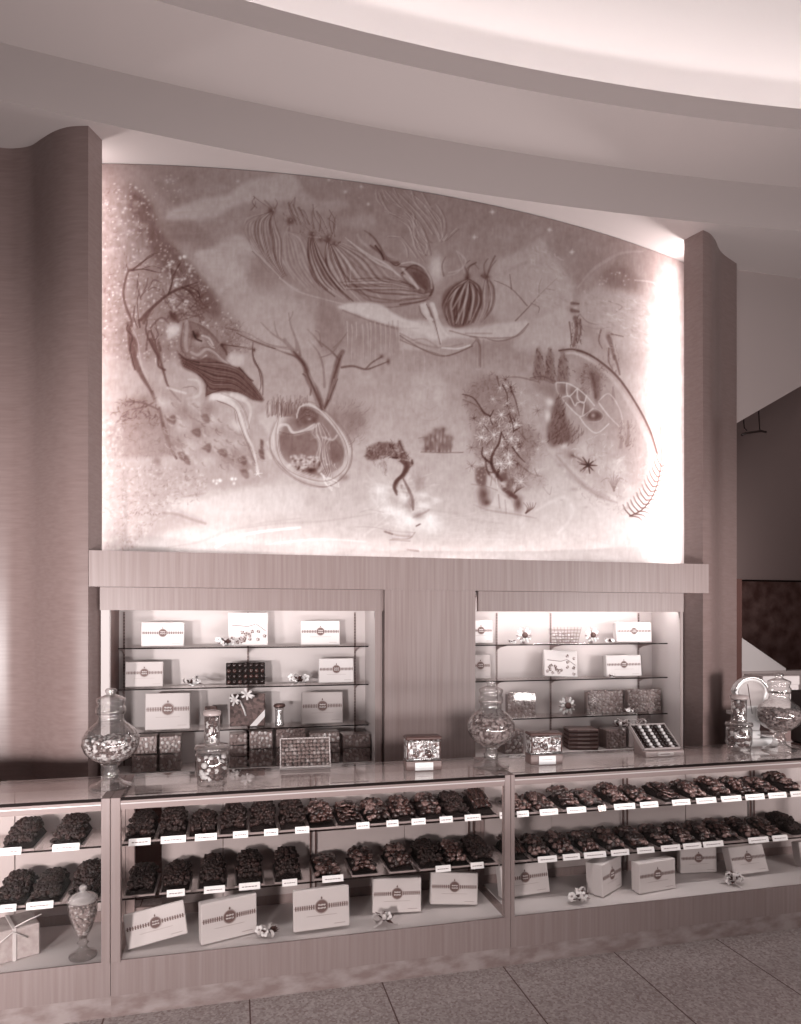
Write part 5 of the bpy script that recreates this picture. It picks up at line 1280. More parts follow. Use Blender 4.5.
# --- right: glass dome with a winter garden
crop(530, 340)
Pg([(90, 150), (110, 42), (170, 38), (245, 70), (330, 140), (400, 240), (455, 340), (490, 440), (470, 560), (400, 600), (250, 560), (120, 420), (60, 320), (0, 160)], .58, .5, 5)
S([(112, 42), (172, 38), (242, 66), (330, 140), (402, 242), (455, 345), (482, 430)], 10, .40, .8, (.7, 1, .8)); S([(120, 54), (172, 52), (235, 82), (316, 154), (385, 252), (435, 350), (462, 440), (460, 520)], 20, .70, .65, (.5, 1, 1.4)); S([(0, 152), (40, 148), (90, 165)], 8, .44, .7); S([(250, 560), (360, 600), (450, 560)], 10, .62, .4)
for x, y0, y1, w in ((32, 30, 140, 40), (75, 35, 150, 40), (125, 38, 160, 46)):
    Pg([(x - 6, y0), (x + 6, y0), (x + w * .5, y1), (x - w * .5, y1)], .44, .75, 2); scrub([(x - 8, y0), (x + 8, y0), (x + w * .55, y1), (x - w * .55, y1)], 60, 16, 6, .28, .52, 1.2, .6)
B((230, 135), 54, 52, .47, .8, 2); scrub([(180, 100), (280, 95), (280, 190), (200, 190)], 60, 14, 5, .36, .58, None, .6); S([(250, 220), (245, 170), (235, 130)], 12, .36, .7)
S([(318, 225), (316, 180)], 20, .42, .7, (1, .4)); S([(370, 400), (375, 350), (372, 310)], 22, .44, .7, (1, .4)); S([(345, 410), (350, 370)], 16, .44, .6)
# great flower inside the dome
Pg([(98, 165), (150, 170), (205, 205), (245, 245), (290, 200), (330, 250), (350, 330), (270, 350), (190, 300), (130, 230)], .56, .6, 3)
for c in ((125, 190), (165, 195), (200, 205), (160, 235), (198, 240), (215, 265)): B(c, 18, 22, .43, .75, 2)
for P in ([(98, 163), (140, 165), (180, 185), (215, 215), (245, 250)], [(98, 163), (105, 200), (140, 245), (180, 285), (200, 290), (240, 262)], [(140, 165), (140, 200), (150, 215), (180, 185)], [(180, 190), (182, 225), (205, 240), (215, 212)], [(120, 220), (150, 215), (170, 250), (180, 240), (205, 240), (200, 285)], [(260, 235), (300, 205), (340, 260), (355, 320)], [(262, 240), (300, 290), (340, 330)], [(190, 295), (215, 330), (255, 355), (300, 320)]): S(P, 6, .74, .8)
B((245, 290), 34, 22, .26, .85, 1.6); B((240, 288), 10, 10, .62, .7); S([(215, 290), (245, 262), (280, 285), (265, 310), (225, 312)], 5, .64, .6)
# evergreens, shrubs, fern
Pg([(98, 225), (116, 225), (140, 300), (150, 385), (70, 390), (70, 300)], .38, .75, 3); scrub([(98, 225), (116, 225), (150, 385), (65, 390)], 110, 20, 6, .24, .46, -1.3, .65)
B((150, 365), 36, 40, .40, .7); scrub([(110, 320), (185, 330), (190, 390), (110, 400)], 46, 24, 5, .30, .42, -1.2, .6); B((75, 235), 16, 20, .80, .75); B((68, 290), 14, 26, .80, .75); B((90, 400), 20, 14, .36, .6); B((130, 405), 16, 12, .74, .7)
star((222, 478), 40, .34, .8, 9, 8); S([(222, 480), (190, 455), (160, 440)], 9, .36, .7); B((160, 440), 16, 14, .38, .6); B((205, 420), 34, 40, .74, .6); B((340, 480), 46, 40, .74, .55); B((390, 560), 40, 40, .74, .5); B((265, 470), 26, 40, .70, .5)
for a in range(7): S([(320, 575), (318 + (a - 3) * 8, 530), (320 + (a - 3) * 17, 500 + abs(a - 3) * 14)], 6, .48, .7, (1, .3))
S([(300, 430), (290, 500), (300, 560)], 6, .60, .5); B((285, 395), 14, 34, .66, .5)
S([(380, 672), (430, 645), (470, 590), (492, 520), (500, 440), (492, 330)], 6, .46, .8, (1, .5))
for k in range(13):
    t = k / 12; x = 385 + 115 * t ** .8; yv = 672 - 190 * t ** 1.3
    S([(x, yv), (x - 26 + 10 * t, yv - 26), (x - 34 + 14 * t, yv - 46)], 7, .46, .7, (1, .3)); S([(x + 4, yv), (x + 30, yv + 6 - 16 * t), (x + 44, yv + 20 - 40 * t)], 7, .48, .7, (1, .3))
S([(60, 420), (130, 500), (210, 560), (300, 600)], 34, .56, .5, (.4, 1, .6), 1.0); scrub([(180, 520), (330, 580), (380, 660), (220, 620)], 90, 14, 6, .54, .64, None, .45)
Pg([(0, 420), (70, 430), (160, 560), (100, 620), (0, 600)], .70, .5, 7)
crop(400, 340)
S([(520, 650), (620, 600), (660, 660), (600, 740)], 30, .80, .4, (.5, 1, .5), 1.0); S([(600, 680), (660, 740), (801, 780)], 16, .66, .4, (.4, 1, .4), 1.0)
S([(60, 640), (200, 660), (300, 690), (400, 700)], 26, .60, .35, (.3, 1, .3), 1.0)
for k in range(70): S([(60 + nr.randint(0, 400), 640 + nr.randint(0, 150)), (75 + nr.randint(0, 420), 650 + nr.randint(0, 140))], 6, nr.uniform(.60, .84), .14, (1, .4), 1.0)
crop(240, 340); S([(0, 720), (150, 700), (330, 690), (520, 660)], 16, .60, .45, (.3, 1, .3), 1.0); S([(100, 780), (300, 760), (480, 770)], 14, .84, .4, (.3, 1, .3), 1.0)

# ================= second sitting: drapery, faces, foliage drawn finer
def drape(A, Bc, n, tones, w, op=.55):
    A = np.array(spline(A, 8)); Bc = np.array(spline(Bc, 8)); m = min(len(A), len(Bc))
    for i in range(n):
        t = i / (n - 1); q = A[:m] * (1 - t) + Bc[:m] * t
        q = q[::4]
        S([tuple(p + nr.uniform(-2, 2, 2)) for p in q], w * nr.uniform(.6, 1.3), tones[i % len(tones)], op * nr.uniform(.7, 1.1), (.5, 1.2, 1, .3))
# cloud streams
crop(90, 150)
for P, w in (([(300, 245), (420, 205), (520, 185), (620, 135), (760, 95)], 40), ([(400, 400), (470, 380), (560, 330), (640, 390)], 34), ([(410, 400), (420, 460), (500, 520), (560, 470), (600, 520)], 40), ([(520, 540), (600, 540), (700, 580), (801, 590)], 30), ([(620, 60), (700, 40), (801, 60)], 30)):
    S(P, w, .65, .35, (.4, 1.2, .8, .3), 1.2)
for k in range(60): S([(nr.uniform(280, 700), 120 + 430 * (q := nr.rand())), (nr.uniform(300, 720), 120 + 430 * q + nr.uniform(-20, 20))], 8, nr.uniform(.44, .68), .10, (1, .3), 1.0)
crop(230, 150)
Pg([(90, 130), (160, 95), (240, 110), (280, 150), (330, 190), (430, 190), (460, 210), (400, 235), (300, 230), (230, 190), (140, 170)], .62, .45, 4)
Pg([(420, 270), (500, 240), (560, 270), (520, 300), (440, 290)], .61, .5, 4); Pg([(0, 330), (60, 350), (70, 480), (30, 560), (0, 560)], .64, .5, 6); Pg([(40, 560), (200, 555), (290, 620), (330, 700), (300, 763), (60, 763)], .63, .55, 6)
Pg([(340, 560), (430, 640), (420, 763), (350, 763), (330, 660)], .47, .5, 5)
# the reclining woman under the thicket
crop(165, 300, 110)
Pg([(190, 150), (300, 200), (400, 330), (450, 380), (440, 440), (330, 430), (230, 440), (150, 420), (100, 330), (110, 200)], .44, .7, 3); scrub([(190, 150), (400, 330), (440, 440), (150, 420), (110, 200)], 120, 40, 8, .30, .54, .7, .35)
S([(160, 150), (158, 230), (150, 310), (160, 370)], 34, .60, .7, (.6, 1, 1.1, .8)); S([(135, 170), (120, 260), (118, 350), (150, 400)], 14, .36, .6); S([(180, 160), (195, 250), (185, 340)], 12, .38, .6)
S([(190, 160), (260, 190), (330, 240), (390, 310)], 26, .40, .75, (.5, 1, .8)); S([(200, 150), (290, 190), (370, 260)], 8, .58, .5)
B((250, 300), 50, 44, .62, .75); B((225, 260), 34, 26, .22, .85); S([(205, 230), (225, 280), (265, 300)], 18, .20, .8); S([(270, 260), (320, 280), (350, 330)], 18, .68, .75); S([(310, 300), (340, 340), (360, 350)], 9, .72, .7)
S([(190, 380), (240, 400), (300, 360), (360, 380), (420, 440), (470, 480)], 26, .62, .65, (.8, 1.2, 1, .8, .4)); S([(200, 420), (250, 435), (300, 405)], 16, .70, .7); S([(260, 350), (330, 350), (420, 420), (480, 475)], 6, .36, .7)
B((415, 330), 16, 14, .20, .8); S([(410, 330), (440, 370), (450, 400)], 14, .26, .7)
Pg([(100, 390), (180, 430), (330, 420), (480, 480), (550, 500), (620, 580), (720, 728), (640, 728), (500, 670), (320, 690), (300, 740), (290, 620), (230, 540), (130, 490)], .33, .85, 2)
drape([(110, 400), (220, 450), (400, 460), (560, 520), (720, 728)], [(140, 490), (260, 560), (330, 660), (480, 660), (640, 728)], 22, (.22, .46, .28, .42, .20), 9, .6)
S([(100, 390), (150, 430), (250, 460)], 10, .22, .7); S([(240, 540), (300, 600), (300, 700)], 10, .24, .7); S([(540, 490), (600, 560), (640, 590)], 12, .24, .8); S([(310, 690), (420, 655), (520, 670)], 8, .22, .7)
S([(170, 580), (240, 590), (262, 650), (240, 700), (160, 720)], 30, .68, .65, (.5, 1, 1, .8)); S([(20, 640), (80, 660), (150, 680)], 22, .72, .7); S([(130, 640), (200, 630), (230, 650)], 10, .40, .5)
Pg([(320, 728), (350, 690), (430, 680), (480, 728)], .76, .8, 2); Pg([(470, 728), (480, 680), (560, 690), (600, 728)], .72, .75, 2)
Pg([(20, 190), (80, 170), (110, 210), (70, 260), (20, 290)], .74, .6, 3); Pg([(480, 380), (560, 390), (580, 450), (520, 480), (460, 440)], .72, .55, 3); S([(40, 90), (60, 130), (95, 160)], 26, .28, .7); B((60, 120), 40, 40, .30, .6)
S([(640, 310), (640, 400), (680, 500), (700, 600), (690, 660)], 12, .30, .75, (.6, 1, .5)); B((650, 365), 10, 14, .24, .7); S([(410, 325), (500, 335), (640, 360)], 7, .30, .7); S([(520, 240), (620, 290), (720, 330), (801, 355)], 9, .30, .8)
scrub([(380, 150), (540, 180), (620, 300), (600, 420), (500, 300), (400, 240)], 160, 22, 6, .34, .68, None, .5)
# thicket leaves around the twisted tree
crop(100, 250, 100)
scrub([(500, 60), (700, 100), (800, 280), (720, 560), (560, 500), (480, 380), (560, 240)], 260, 30, 9, .30, .66, None, .45); dots([(480, 40), (700, 60), (780, 280), (600, 520)], 60, 8, 16, .78, .7)
S([(230, 590), (240, 660), (290, 760), (270, 900), (310, 961)], 42, .36, .75, (1, .8, 1, 1.2)); S([(250, 620), (300, 720), (320, 850), (340, 961)], 12, .62, .6); S([(225, 600), (215, 640), (260, 700), (240, 800), (280, 961)], 12, .26, .8)
S([(330, 560), (380, 500), (470, 420), (560, 350), (700, 290), (780, 260)], 26, .32, .85, (1.6, 1, .8, .4)); S([(550, 350), (580, 250), (570, 150)], 18, .30, .85, (1, .7)); S([(590, 200), (640, 110)], 12, .30, .8); S([(330, 400), (300, 290), (310, 190)], 12, .32, .75, (1, .4)); S([(340, 360), (400, 290), (430, 240), (490, 260)], 9, .34, .75); S([(380, 330), (430, 300), (480, 320)], 8, .32, .7)
S([(660, 300), (720, 340), (770, 410)], 20, .26, .8, (1, .4)); S([(700, 290), (780, 330), (801, 380)], 14, .26, .8); S([(280, 450), (270, 540), (300, 620)], 14, .30, .7); S([(310, 560), (320, 620)], 20, .28, .7)
S([(260, 165), (320, 110), (430, 40)], 14, .30, .85, (1, .6)); S([(250, 165), (360, 155), (450, 175)], 13, .30, .8, (1, .4)); S([(340, 150), (420, 130), (500, 155)], 8, .32, .7); S([(230, 180), (215, 120)], 8, .32, .8)
S([(380, 560), (370, 660), (420, 780), (460, 850), (470, 930), (520, 961)], 20, .30, .8, (.6, 1, 1.2)); S([(410, 640), (430, 720), (470, 680), (440, 620)], 9, .30, .7); S([(440, 560), (460, 660), (440, 760)], 8, .32, .7); B((600, 540), 50, 60, .28, .65); B((590, 640), 60, 70, .74, .6)
# veiled procession, drapery drawn fold by fold
crop(240, 180, 110)
drape([(235, 235), (130, 280), (110, 400), (180, 560), (310, 720)], [(240, 240), (260, 330), (300, 450), (300, 600), (330, 700)], 15, (.32, .60, .42, .64, .36), 13, .6)
drape([(225, 240), (60, 300), (40, 400), (150, 560)], [(225, 240), (120, 300), (110, 420), (200, 560)], 7, (.46, .62), 9, .45)
S([(70, 500), (150, 560), (230, 660), (320, 740), (420, 801)], 12, .64, .7); S([(90, 520), (180, 610), (280, 710)], 8, .38, .6)
drape([(340, 380), (330, 480), (350, 620), (480, 780)], [(350, 380), (470, 420), (560, 640), (640, 801)], 14, (.62, .48, .66, .52), 14, .5)
drape([(500, 420), (500, 560), (560, 720), (640, 801)], [(540, 440), (600, 560), (680, 700), (760, 801)], 9, (.30, .60, .26, .64), 18, .65)
drape([(630, 460), (620, 560), (660, 680), (760, 801)], [(680, 480), (760, 560), (801, 640), (801, 760)], 8, (.30, .62, .36, .66), 16, .6)
for c in ((235, 225), (360, 300), (525, 400), (640, 420), (690, 470)): B(c, 26, 30, .32, .7); B((c[0] + 10, c[1] - 6), 8, 9, .62, .6)
for P in ([(100, 120), (150, 160), (235, 220)], [(180, 150), (220, 190), (235, 230)], [(80, 220), (110, 180), (105, 130)], [(350, 170), (380, 240), (440, 300), (510, 370)], [(400, 130), (395, 200), (420, 260)], [(530, 180), (540, 260), (580, 330), (620, 400)], [(560, 230), (600, 290), (640, 380)], [(650, 220), (690, 290), (690, 350)], [(640, 280), (690, 330), (660, 420)], [(430, 200), (470, 270), (520, 340)]): S(P, 9, .34, .6, (1, .4)); S([(x + 14, y + 4) for x, y in P], 6, .62, .35)
scrub([(300, 230), (500, 300), (700, 380), (520, 420), (340, 330)], 70, 34, 7, .34, .62, .8, .45)
crop(330, 180, 110)
drape([(10, 480), (80, 640), (160, 760), (300, 801)], [(80, 460), (300, 560), (420, 700), (520, 740)], 12, (.34, .62, .42, .66), 16, .55)
drape([(80, 745), (280, 735), (450, 745), (640, 801)], [(120, 801), (300, 801), (450, 801), (560, 801)], 6, (.32, .60, .36), 12, .6)
S([(110, 420), (220, 510), (320, 590), (440, 650), (490, 690)], 16, .68, .7, (.4, 1, .8)); S([(150, 470), (280, 580), (400, 650)], 8, .40, .6)
S([(250, 370), (310, 410), (360, 480), (410, 560), (470, 580)], 20, .40, .75, (.5, 1, .8)); S([(330, 480), (370, 530), (390, 580)], 18, .24, .8); B((470, 580), 34, 24, .60, .6); S([(440, 600), (480, 625), (510, 610)], 10, .28, .7); S([(200, 400), (230, 450), (290, 500)], 26, .62, .5)
S([(520, 610), (600, 600), (680, 640), (730, 720), (740, 790)], 18, .66, .75, (.6, 1, .7)); Pg([(590, 670), (680, 690), (730, 780), (660, 790), (610, 740)], .36, .8, 2); S([(530, 650), (590, 720), (640, 790)], 26, .68, .75)
for P in ([(380, 70), (420, 150), (540, 220), (600, 290), (620, 400)], [(460, 60), (500, 140), (600, 240), (610, 320), (680, 420)], [(400, 230), (500, 270), (570, 330), (600, 430), (660, 510)], [(540, 80), (640, 190), (720, 290), (790, 400)], [(620, 120), (720, 200), (790, 300)], [(610, 310), (640, 390), (700, 470), (690, 540)], [(600, 430), (620, 500), (680, 590)], [(330, 70), (340, 140), (380, 190)], [(700, 220), (760, 330), (801, 420)], [(420, 410), (500, 420), (550, 490), (560, 560)]):
    S(P, 13, .64, .6, (.4, 1, .6)); S([(x + 14, y + 10) for x, y in P], 8, .40, .5, (.4, 1, .5))
crop(400, 250, 140)
Pg([(385, 165), (440, 200), (462, 290), (420, 410), (320, 445), (270, 410), (240, 320), (250, 240), (320, 190)], .40, .8, 2)
drape([(385, 170), (300, 220), (245, 320), (280, 430)], [(395, 170), (450, 210), (465, 300), (410, 420)], 15, (.28, .58, .34, .66, .26), 13, .65)
drape([(490, 160), (470, 250), (470, 330), (440, 420)], [(510, 165), (540, 240), (535, 330), (480, 400)], 7, (.40, .62, .46), 10, .6)
for P in ([(385, 150), (380, 110), (420, 80), (450, 110)], [(500, 150), (520, 100), (550, 60)], [(390, 140), (370, 90), (400, 60)], [(250, 150), (240, 90), (260, 40)]): S(P, 10, .38, .65, (1, .5))
S([(280, 130), (350, 110), (375, 60), (330, 10)], 13, .64, .6); B((385, 160), 16, 14, .26, .7); B((500, 155), 16, 12, .30, .7)
S([(180, 310), (205, 370), (215, 430), (235, 530)], 30, .70, .85, (1.1, 1, .6, .3)); S([(125, 320), (150, 380), (190, 400)], 34, .70, .8, (1, .9, .5)); S([(215, 400), (250, 450), (285, 490)], 16, .66, .7, (1, .3)); S([(150, 310), (180, 370), (200, 420), (230, 540)], 6, .34, .7); S([(110, 320), (120, 360), (150, 395)], 6, .38, .7)
S([(0, 490), (60, 530), (150, 580), (240, 608), (320, 590), (415, 550)], 9, .40, .75); S([(240, 560), (330, 565), (400, 545)], 12, .78, .6); S([(60, 520), (140, 510), (220, 560)], 12, .52, .5); S([(480, 500), (560, 522), (660, 495), (735, 420)], 12, .44, .75, (.3, 1, .5)); S([(400, 495), (450, 520), (455, 660)], 20, .44, .6, (.6, 1, .5)); S([(440, 520), (460, 560), (460, 670)], 8, .36, .5)
for k in range(16): x = 20 + k * 30; S([(x, 600 + nr.randint(-30, 40)), (x, 687)], 9, .54 if k % 2 else .68, .3, (1, .4))
# oval of ribbons and the little figure in it
crop(265, 395, 90)
for k in range(30):
    x = 20 + k * 12 + nr.randint(-8, 8); S([(x, 190 + nr.randint(-30, 10)), (x + nr.randint(-12, 12), 100), (x + nr.randint(-20, 20), 10 + nr.randint(-10, 60))], 12, nr.uniform(.30, .44), .6, (1, .3))
Pg([(120, 340), (260, 350), (400, 330), (470, 420), (450, 520), (330, 560), (200, 540), (130, 460)], .43, .75, 3); Pg([(570, 430), (620, 400), (700, 480), (690, 560), (600, 600)], .41, .8, 2); Pg([(280, 130), (400, 100), (480, 200), (400, 250), (280, 290)], .38, .75, 3)
for k in range(9): S([(290 + k * 4, 240 - k * 8), (370, 180 - k * 6), (460, 210 - k * 4)], 6, .56 if k % 2 else .26, .5)
for d in (-30, -18, -6, 6, 18, 30):
    S([(100 + d * .3, 220), (90 - d, 380), (110 - d, 520), (230, 660 + d), (400, 735 + d), (560, 760 + d * .6)], 10, .72 if d % 12 else .58, .55, (.5, 1, 1, .4)); S([(560, 740 + d), (680, 660 + d * .6), (730 + d * .5, 540), (715 + d * .5, 420), (620 + d * .4, 280), (500 + d * .3, 150), (400, 90 + d * .4), (310 - d * .2, 110), (280, 210)], 9, .71 if d % 12 else .54, .5, (.5, 1, .6))
S([(110, 340), (130, 270), (200, 270), (240, 330), (330, 320), (440, 260)], 24, .72, .8, (.8, 1, .9)); S([(130, 330), (250, 350), (400, 320)], 7, .34, .6)
drape([(440, 270), (420, 340), (490, 430), (460, 560), (540, 720)], [(520, 260), (600, 380), (550, 450), (580, 580), (600, 740)], 10, (.66, .48, .72, .40), 15, .6); S([(520, 380), (600, 400), (640, 360)], 22, .66, .7); B((440, 230), 30, 26, .32, .7); B((395, 215), 16, 12, .66, .6)
dots([(230, 540), (440, 540), (470, 640), (260, 640)], 36, 9, 18, .76, .75); dots([(230, 560), (440, 560), (440, 670), (280, 670)], 24, 8, 14, .28, .7); B((410, 670), 50, 26, .26, .75); B((485, 615), 14, 30, .22, .7)
for P in ([(500, 700), (560, 760), (650, 801)], [(560, 740), (640, 770), (660, 820)], [(520, 720), (540, 790), (600, 830)]): S(P, 22, .80, .75, (1, .4))
# willow dancer and spray
crop(355, 430, 100)
Pg([(85, 200), (120, 150), (200, 110), (300, 105), (330, 140), (290, 210), (220, 190), (160, 240), (90, 235)], .40, .7, 2)
scrub([(85, 200), (120, 140), (300, 105), (330, 140), (290, 215), (150, 240)], 90, 40, 11, .24, .60, None, .6)
S([(300, 140), (340, 220), (300, 220)], 14, .24, .75); S([(350, 90), (385, 160), (410, 215)], 11, .30, .8); S([(330, 190), (350, 110)], 12, .30, .7); B((330, 160), 26, 26, .70, .7)
S([(240, 235), (320, 240), (400, 240), (455, 250)], 22, .66, .6, (.5, 1, .6)); S([(370, 245), (410, 290), (380, 360), (330, 410), (315, 460), (335, 520)], 44, .30, .85, (.7, 1.3, .8, .8, .9, .4)); S([(380, 380), (430, 480), (460, 560), (465, 640)], 34, .40, .75, (.5, 1, 1, .6)); S([(365, 400), (350, 460)], 8, .66, .6); S([(455, 240), (460, 270)], 18, .28, .8); S([(410, 320), (450, 290)], 8, .34, .7)
scrub([(140, 240), (250, 250), (240, 340), (170, 300)], 30, 40, 8, .40, .66, 1.2, .5); S([(470, 700), (560, 660), (590, 640)], 24, .52, .6); B((510, 430), 45, 90, .54, .7); B((430, 610), 50, 50, .44, .5); B((320, 560), 60, 80, .54, .45); B((500, 690), 50, 30, .52, .6); B((600, 560), 60, 30, .56, .5)
for c in ((270, 640), (350, 660), (200, 480), (390, 540), (560, 600), (600, 700), (440, 720), (650, 560), (540, 520)): B(c, 55, 34, .84, .6)
S([(0, 775), (150, 780), (300, 810), (470, 820)], 10, .58, .5); S([(240, 815), (300, 835)], 16, .42, .7); S([(490, 770), (520, 755)], 16, .38, .8); S([(300, 870), (430, 870), (480, 820)], 14, .52, .6); S([(280, 880), (440, 890)], 10, .48, .6)
S([(40, 660), (120, 640), (230, 660)], 22, .56, .45, (.3, 1, .4), 1.0)
# tall tree, foliage of little starry sprays
crop(460, 370, 100)
crn = [(20, 200), (90, 90), (240, 30), (300, 100), (380, 150), (420, 320), (480, 420), (580, 450), (590, 720), (450, 840), (280, 760), (150, 660), (90, 500), (60, 330)]
Pg(crn, .47, .5, 8); scrub(crn, 420, 34, 8, .30, .60, None, .45)
for k in range(60):
    c = (nr.uniform(60, 580), nr.uniform(60, 800))
    if c[0] < 60 + c[1] * .12 or c[0] > 380 + c[1] * .28: continue
    star(c, nr.uniform(30, 60), .74 if k % 4 else .30, .65, 9, 6)
for c in ((330, 360), (270, 520), (170, 540), (410, 550), (400, 740), (330, 750), (450, 440)): star(c, 60, .80, .8, 11, 6)
for P, w in (([(330, 880), (270, 800), (250, 730), (270, 650), (310, 590), (330, 500)], 36), ([(250, 750), (180, 690), (180, 620)], 24), ([(240, 370), (190, 340), (150, 280), (100, 220), (20, 195)], 18), ([(240, 375), (270, 320)], 14), ([(240, 390), (260, 440)], 12), ([(340, 120), (375, 190), (380, 260)], 14), ([(400, 370), (420, 430), (430, 500)], 14), ([(430, 490), (480, 460)], 14), ([(420, 620), (470, 690), (520, 740)], 16), ([(190, 440), (230, 490)], 10), ([(330, 500), (360, 560)], 10)): S(P, w, .27, .85, (1.1, .8, .5))
S([(260, 660), (290, 600)], 8, .60, .5); Pg([(120, 790), (190, 780), (215, 850), (200, 930), (130, 900)], .38, .85, 2); Pg([(320, 830), (370, 820), (380, 880), (320, 890)], .34, .8, 2); Pg([(380, 880), (430, 860), (420, 940), (360, 970)], .40, .8, 2); S([(210, 800), (240, 820), (290, 820)], 16, .32, .7)
dots([(130, 800), (200, 800), (190, 920), (140, 900)], 14, 6, 10, .64, .6); Pg([(220, 850), (260, 830), (320, 900), (350, 960), (250, 960), (210, 920)], .70, .7, 2, False); S([(255, 850), (245, 930)], 12, .48, .6); S([(290, 870), (300, 940)], 10, .80, .7)
for a in range(7): S([(435, 985), (450 + a * 6, 950), (455 + a * 10, 900 + a * 6)], 11, .36, .7, (1, .3))
S([(90, 915), (200, 930), (300, 965)], 10, .46, .5); S([(370, 60), (480, 60), (640, 100)], 18, .42, .6, (.4, 1, .8)); S([(595, 790), (620, 850)], 9, .42, .6)
# winter garden under the dome
crop(530, 340)
S([(110, 40), (172, 36), (242, 65), (332, 138), (402, 240), (455, 340), (484, 430)], 9, .32, .7, (.8, 1, .6)); S([(0, 145), (50, 140), (95, 160)], 12, .36, .6, (.4, 1)); Pg([(0, 160), (90, 170), (130, 240), (90, 230), (40, 200)], .46, .5, 4)
scrub([(165, 100), (280, 95), (290, 190), (190, 180)], 90, 12, 5, .28, .62, None, .55); Pg([(225, 120), (265, 130), (265, 230), (245, 225)], .34, .6, 3)
scrub([(340, 320), (390, 310), (400, 410), (335, 410)], 40, 16, 5, .32, .50, -1.3, .6); scrub([(255, 340), (330, 400), (330, 560), (180, 500), (170, 400)], 90, 20, 6, .50, .78, None, .45); scrub([(330, 450), (430, 440), (440, 560), (340, 600)], 80, 20, 6, .56, .80, None, .45)
star((222, 478), 36, .26, .85, 8, 10); S([(100, 440), (170, 520), (250, 590), (330, 620)], 26, .50, .5, (.4, 1, .4), 1.0)
for k in range(50): B((nr.uniform(100, 430), nr.uniform(430, 640)), nr.uniform(6, 18), nr.uniform(4, 10), nr.uniform(.48, .80), .35)
S([(480, 300), (500, 340), (512, 420), (505, 480)], 5, .46, .7)
crop(530, 220)
scrub([(180, 270), (430, 300), (500, 420), (440, 470), (260, 400)], 120, 26, 9, .50, .72, .3, .4); scrub([(0, 100), (90, 120), (160, 260), (100, 330), (0, 320)], 80, 26, 9, .54, .70, .6, .4); scrub([(150, 370), (195, 370), (190, 480), (155, 480)], 40, 22, 6, .26, .56, 1.4, .6)

# ================= last touches
crop(90, 340)
lw_ = [(35, 300), (120, 320), (130, 500), (130, 800), (35, 800)]
Pg(lw_, .58, .6, 6); scrub(lw_, 260, 14, 7, .46, .70, None, .45); dots(lw_, 60, 4, 9, .76, .5)
scrub([(100, 480), (420, 500), (400, 620), (280, 640), (180, 780), (110, 780)], 240, 13, 7, .42, .62, None, .4)
Pg([(260, 190), (430, 240), (620, 420), (560, 490), (330, 450), (270, 330)], .52, .35, 6); scrub([(260, 190), (430, 240), (640, 430), (560, 490), (330, 460), (270, 330)], 130, 30, 9, .36, .70, .6, .4)
S([(470, 215), (530, 235), (570, 285), (590, 350), (620, 410), (636, 480), (640, 510)], 24, .74, .7, (1.2, 1, .6, .4, .5)); S([(540, 210), (600, 240), (612, 280), (598, 335)], 16, .72, .6, (1, .8, .5))
S([(485, 232), (550, 262), (572, 320), (604, 405), (630, 470)], 5, .38, .6); S([(500, 205), (560, 230), (592, 275), (608, 340)], 4, .40, .5)
crop(400, 250, 140)
for P in ([(380, 175), (330, 220), (265, 300)], [(385, 180), (350, 250), (300, 340)], [(390, 190), (380, 280), (320, 420)], [(400, 190), (420, 270), (400, 400)]): S(P, 16, .64, .55, (.3, 1, .7))
for P in ([(385, 178), (300, 240), (255, 340), (270, 400)], [(388, 185), (360, 290), (310, 400)], [(405, 185), (450, 240), (460, 310), (420, 415)], [(395, 190), (400, 300), (360, 430)]): S(P, 14, .28, .6, (.3, 1, .8))
Pg([(420, 400), (470, 330), (480, 420), (440, 450)], .55, .5, 3); B((250, 370), 24, 60, .52, .5)
drape([(0, 230), (60, 235), (120, 250), (180, 270)], [(0, 310), (60, 300), (120, 290), (185, 275)], 7, (.34, .60, .40, .64), 12, .5)
crop(400, 340)
for x, h in ((98, 46), (112, 60), (124, 40), (135, 82), (150, 70), (163, 84), (178, 52), (192, 50)):
    for k in range(7): B((x + nr.uniform(-9, 9), 424 - h * nr.rand()), 9, 11, nr.uniform(.32, .54), .6)
B((110, 205), 78, 86, .66, .35, 3.0)
crop(240, 340)
for d, t in ((-10, .44), (12, .46)): S([(150, 285), (126 - d, 380), (150 - d, 470), (230, 530 + d), (330, 548 + d), (404, 495 + d), (414 + d, 400), (360 + d, 310), (290, 250)], 5, t, .5)
scrub([(480, 440), (500, 405), (600, 390), (650, 465), (560, 450)], 50, 20, 8, .24, .66, None, .55)
S([(312, 265), (290, 205), (262, 150), (245, 95), (205, 45)], 12, .28, .6, (1, 1, .6)); S([(322, 262), (345, 205), (362, 130), (385, 60)], 11, .28, .6, (.5, 1, .7)); S([(300, 255), (276, 190), (250, 130)], 9, .58, .5); S([(338, 225), (358, 150)], 8, .58, .5)
crop(530, 340)
for k in range(13):
    t = k / 12; x = 385 + 115 * t ** .8; yv = 672 - 190 * t ** 1.3
    S([(x, yv), (x - 20 + 8 * t, yv - 22), (x - 30 + 12 * t, yv - 44)], 7, .30, .8, (1, .3)); S([(x + 4, yv), (x + 26, yv + 4 - 16 * t), (x + 42, yv + 16 - 38 * t)], 7, .32, .8, (1, .3))
S([(380, 672), (430, 645), (470, 590), (492, 520), (502, 440), (496, 330)], 7, .32, .85, (1, .5))
S([(170, 38), (242, 66), (332, 140), (404, 242), (458, 345), (488, 440)], 9, .34, .7, (1, .8))
Pg([(250, 80), (330, 150), (400, 250), (450, 350), (460, 480), (400, 580), (330, 400), (280, 220)], .52, .35, 6)
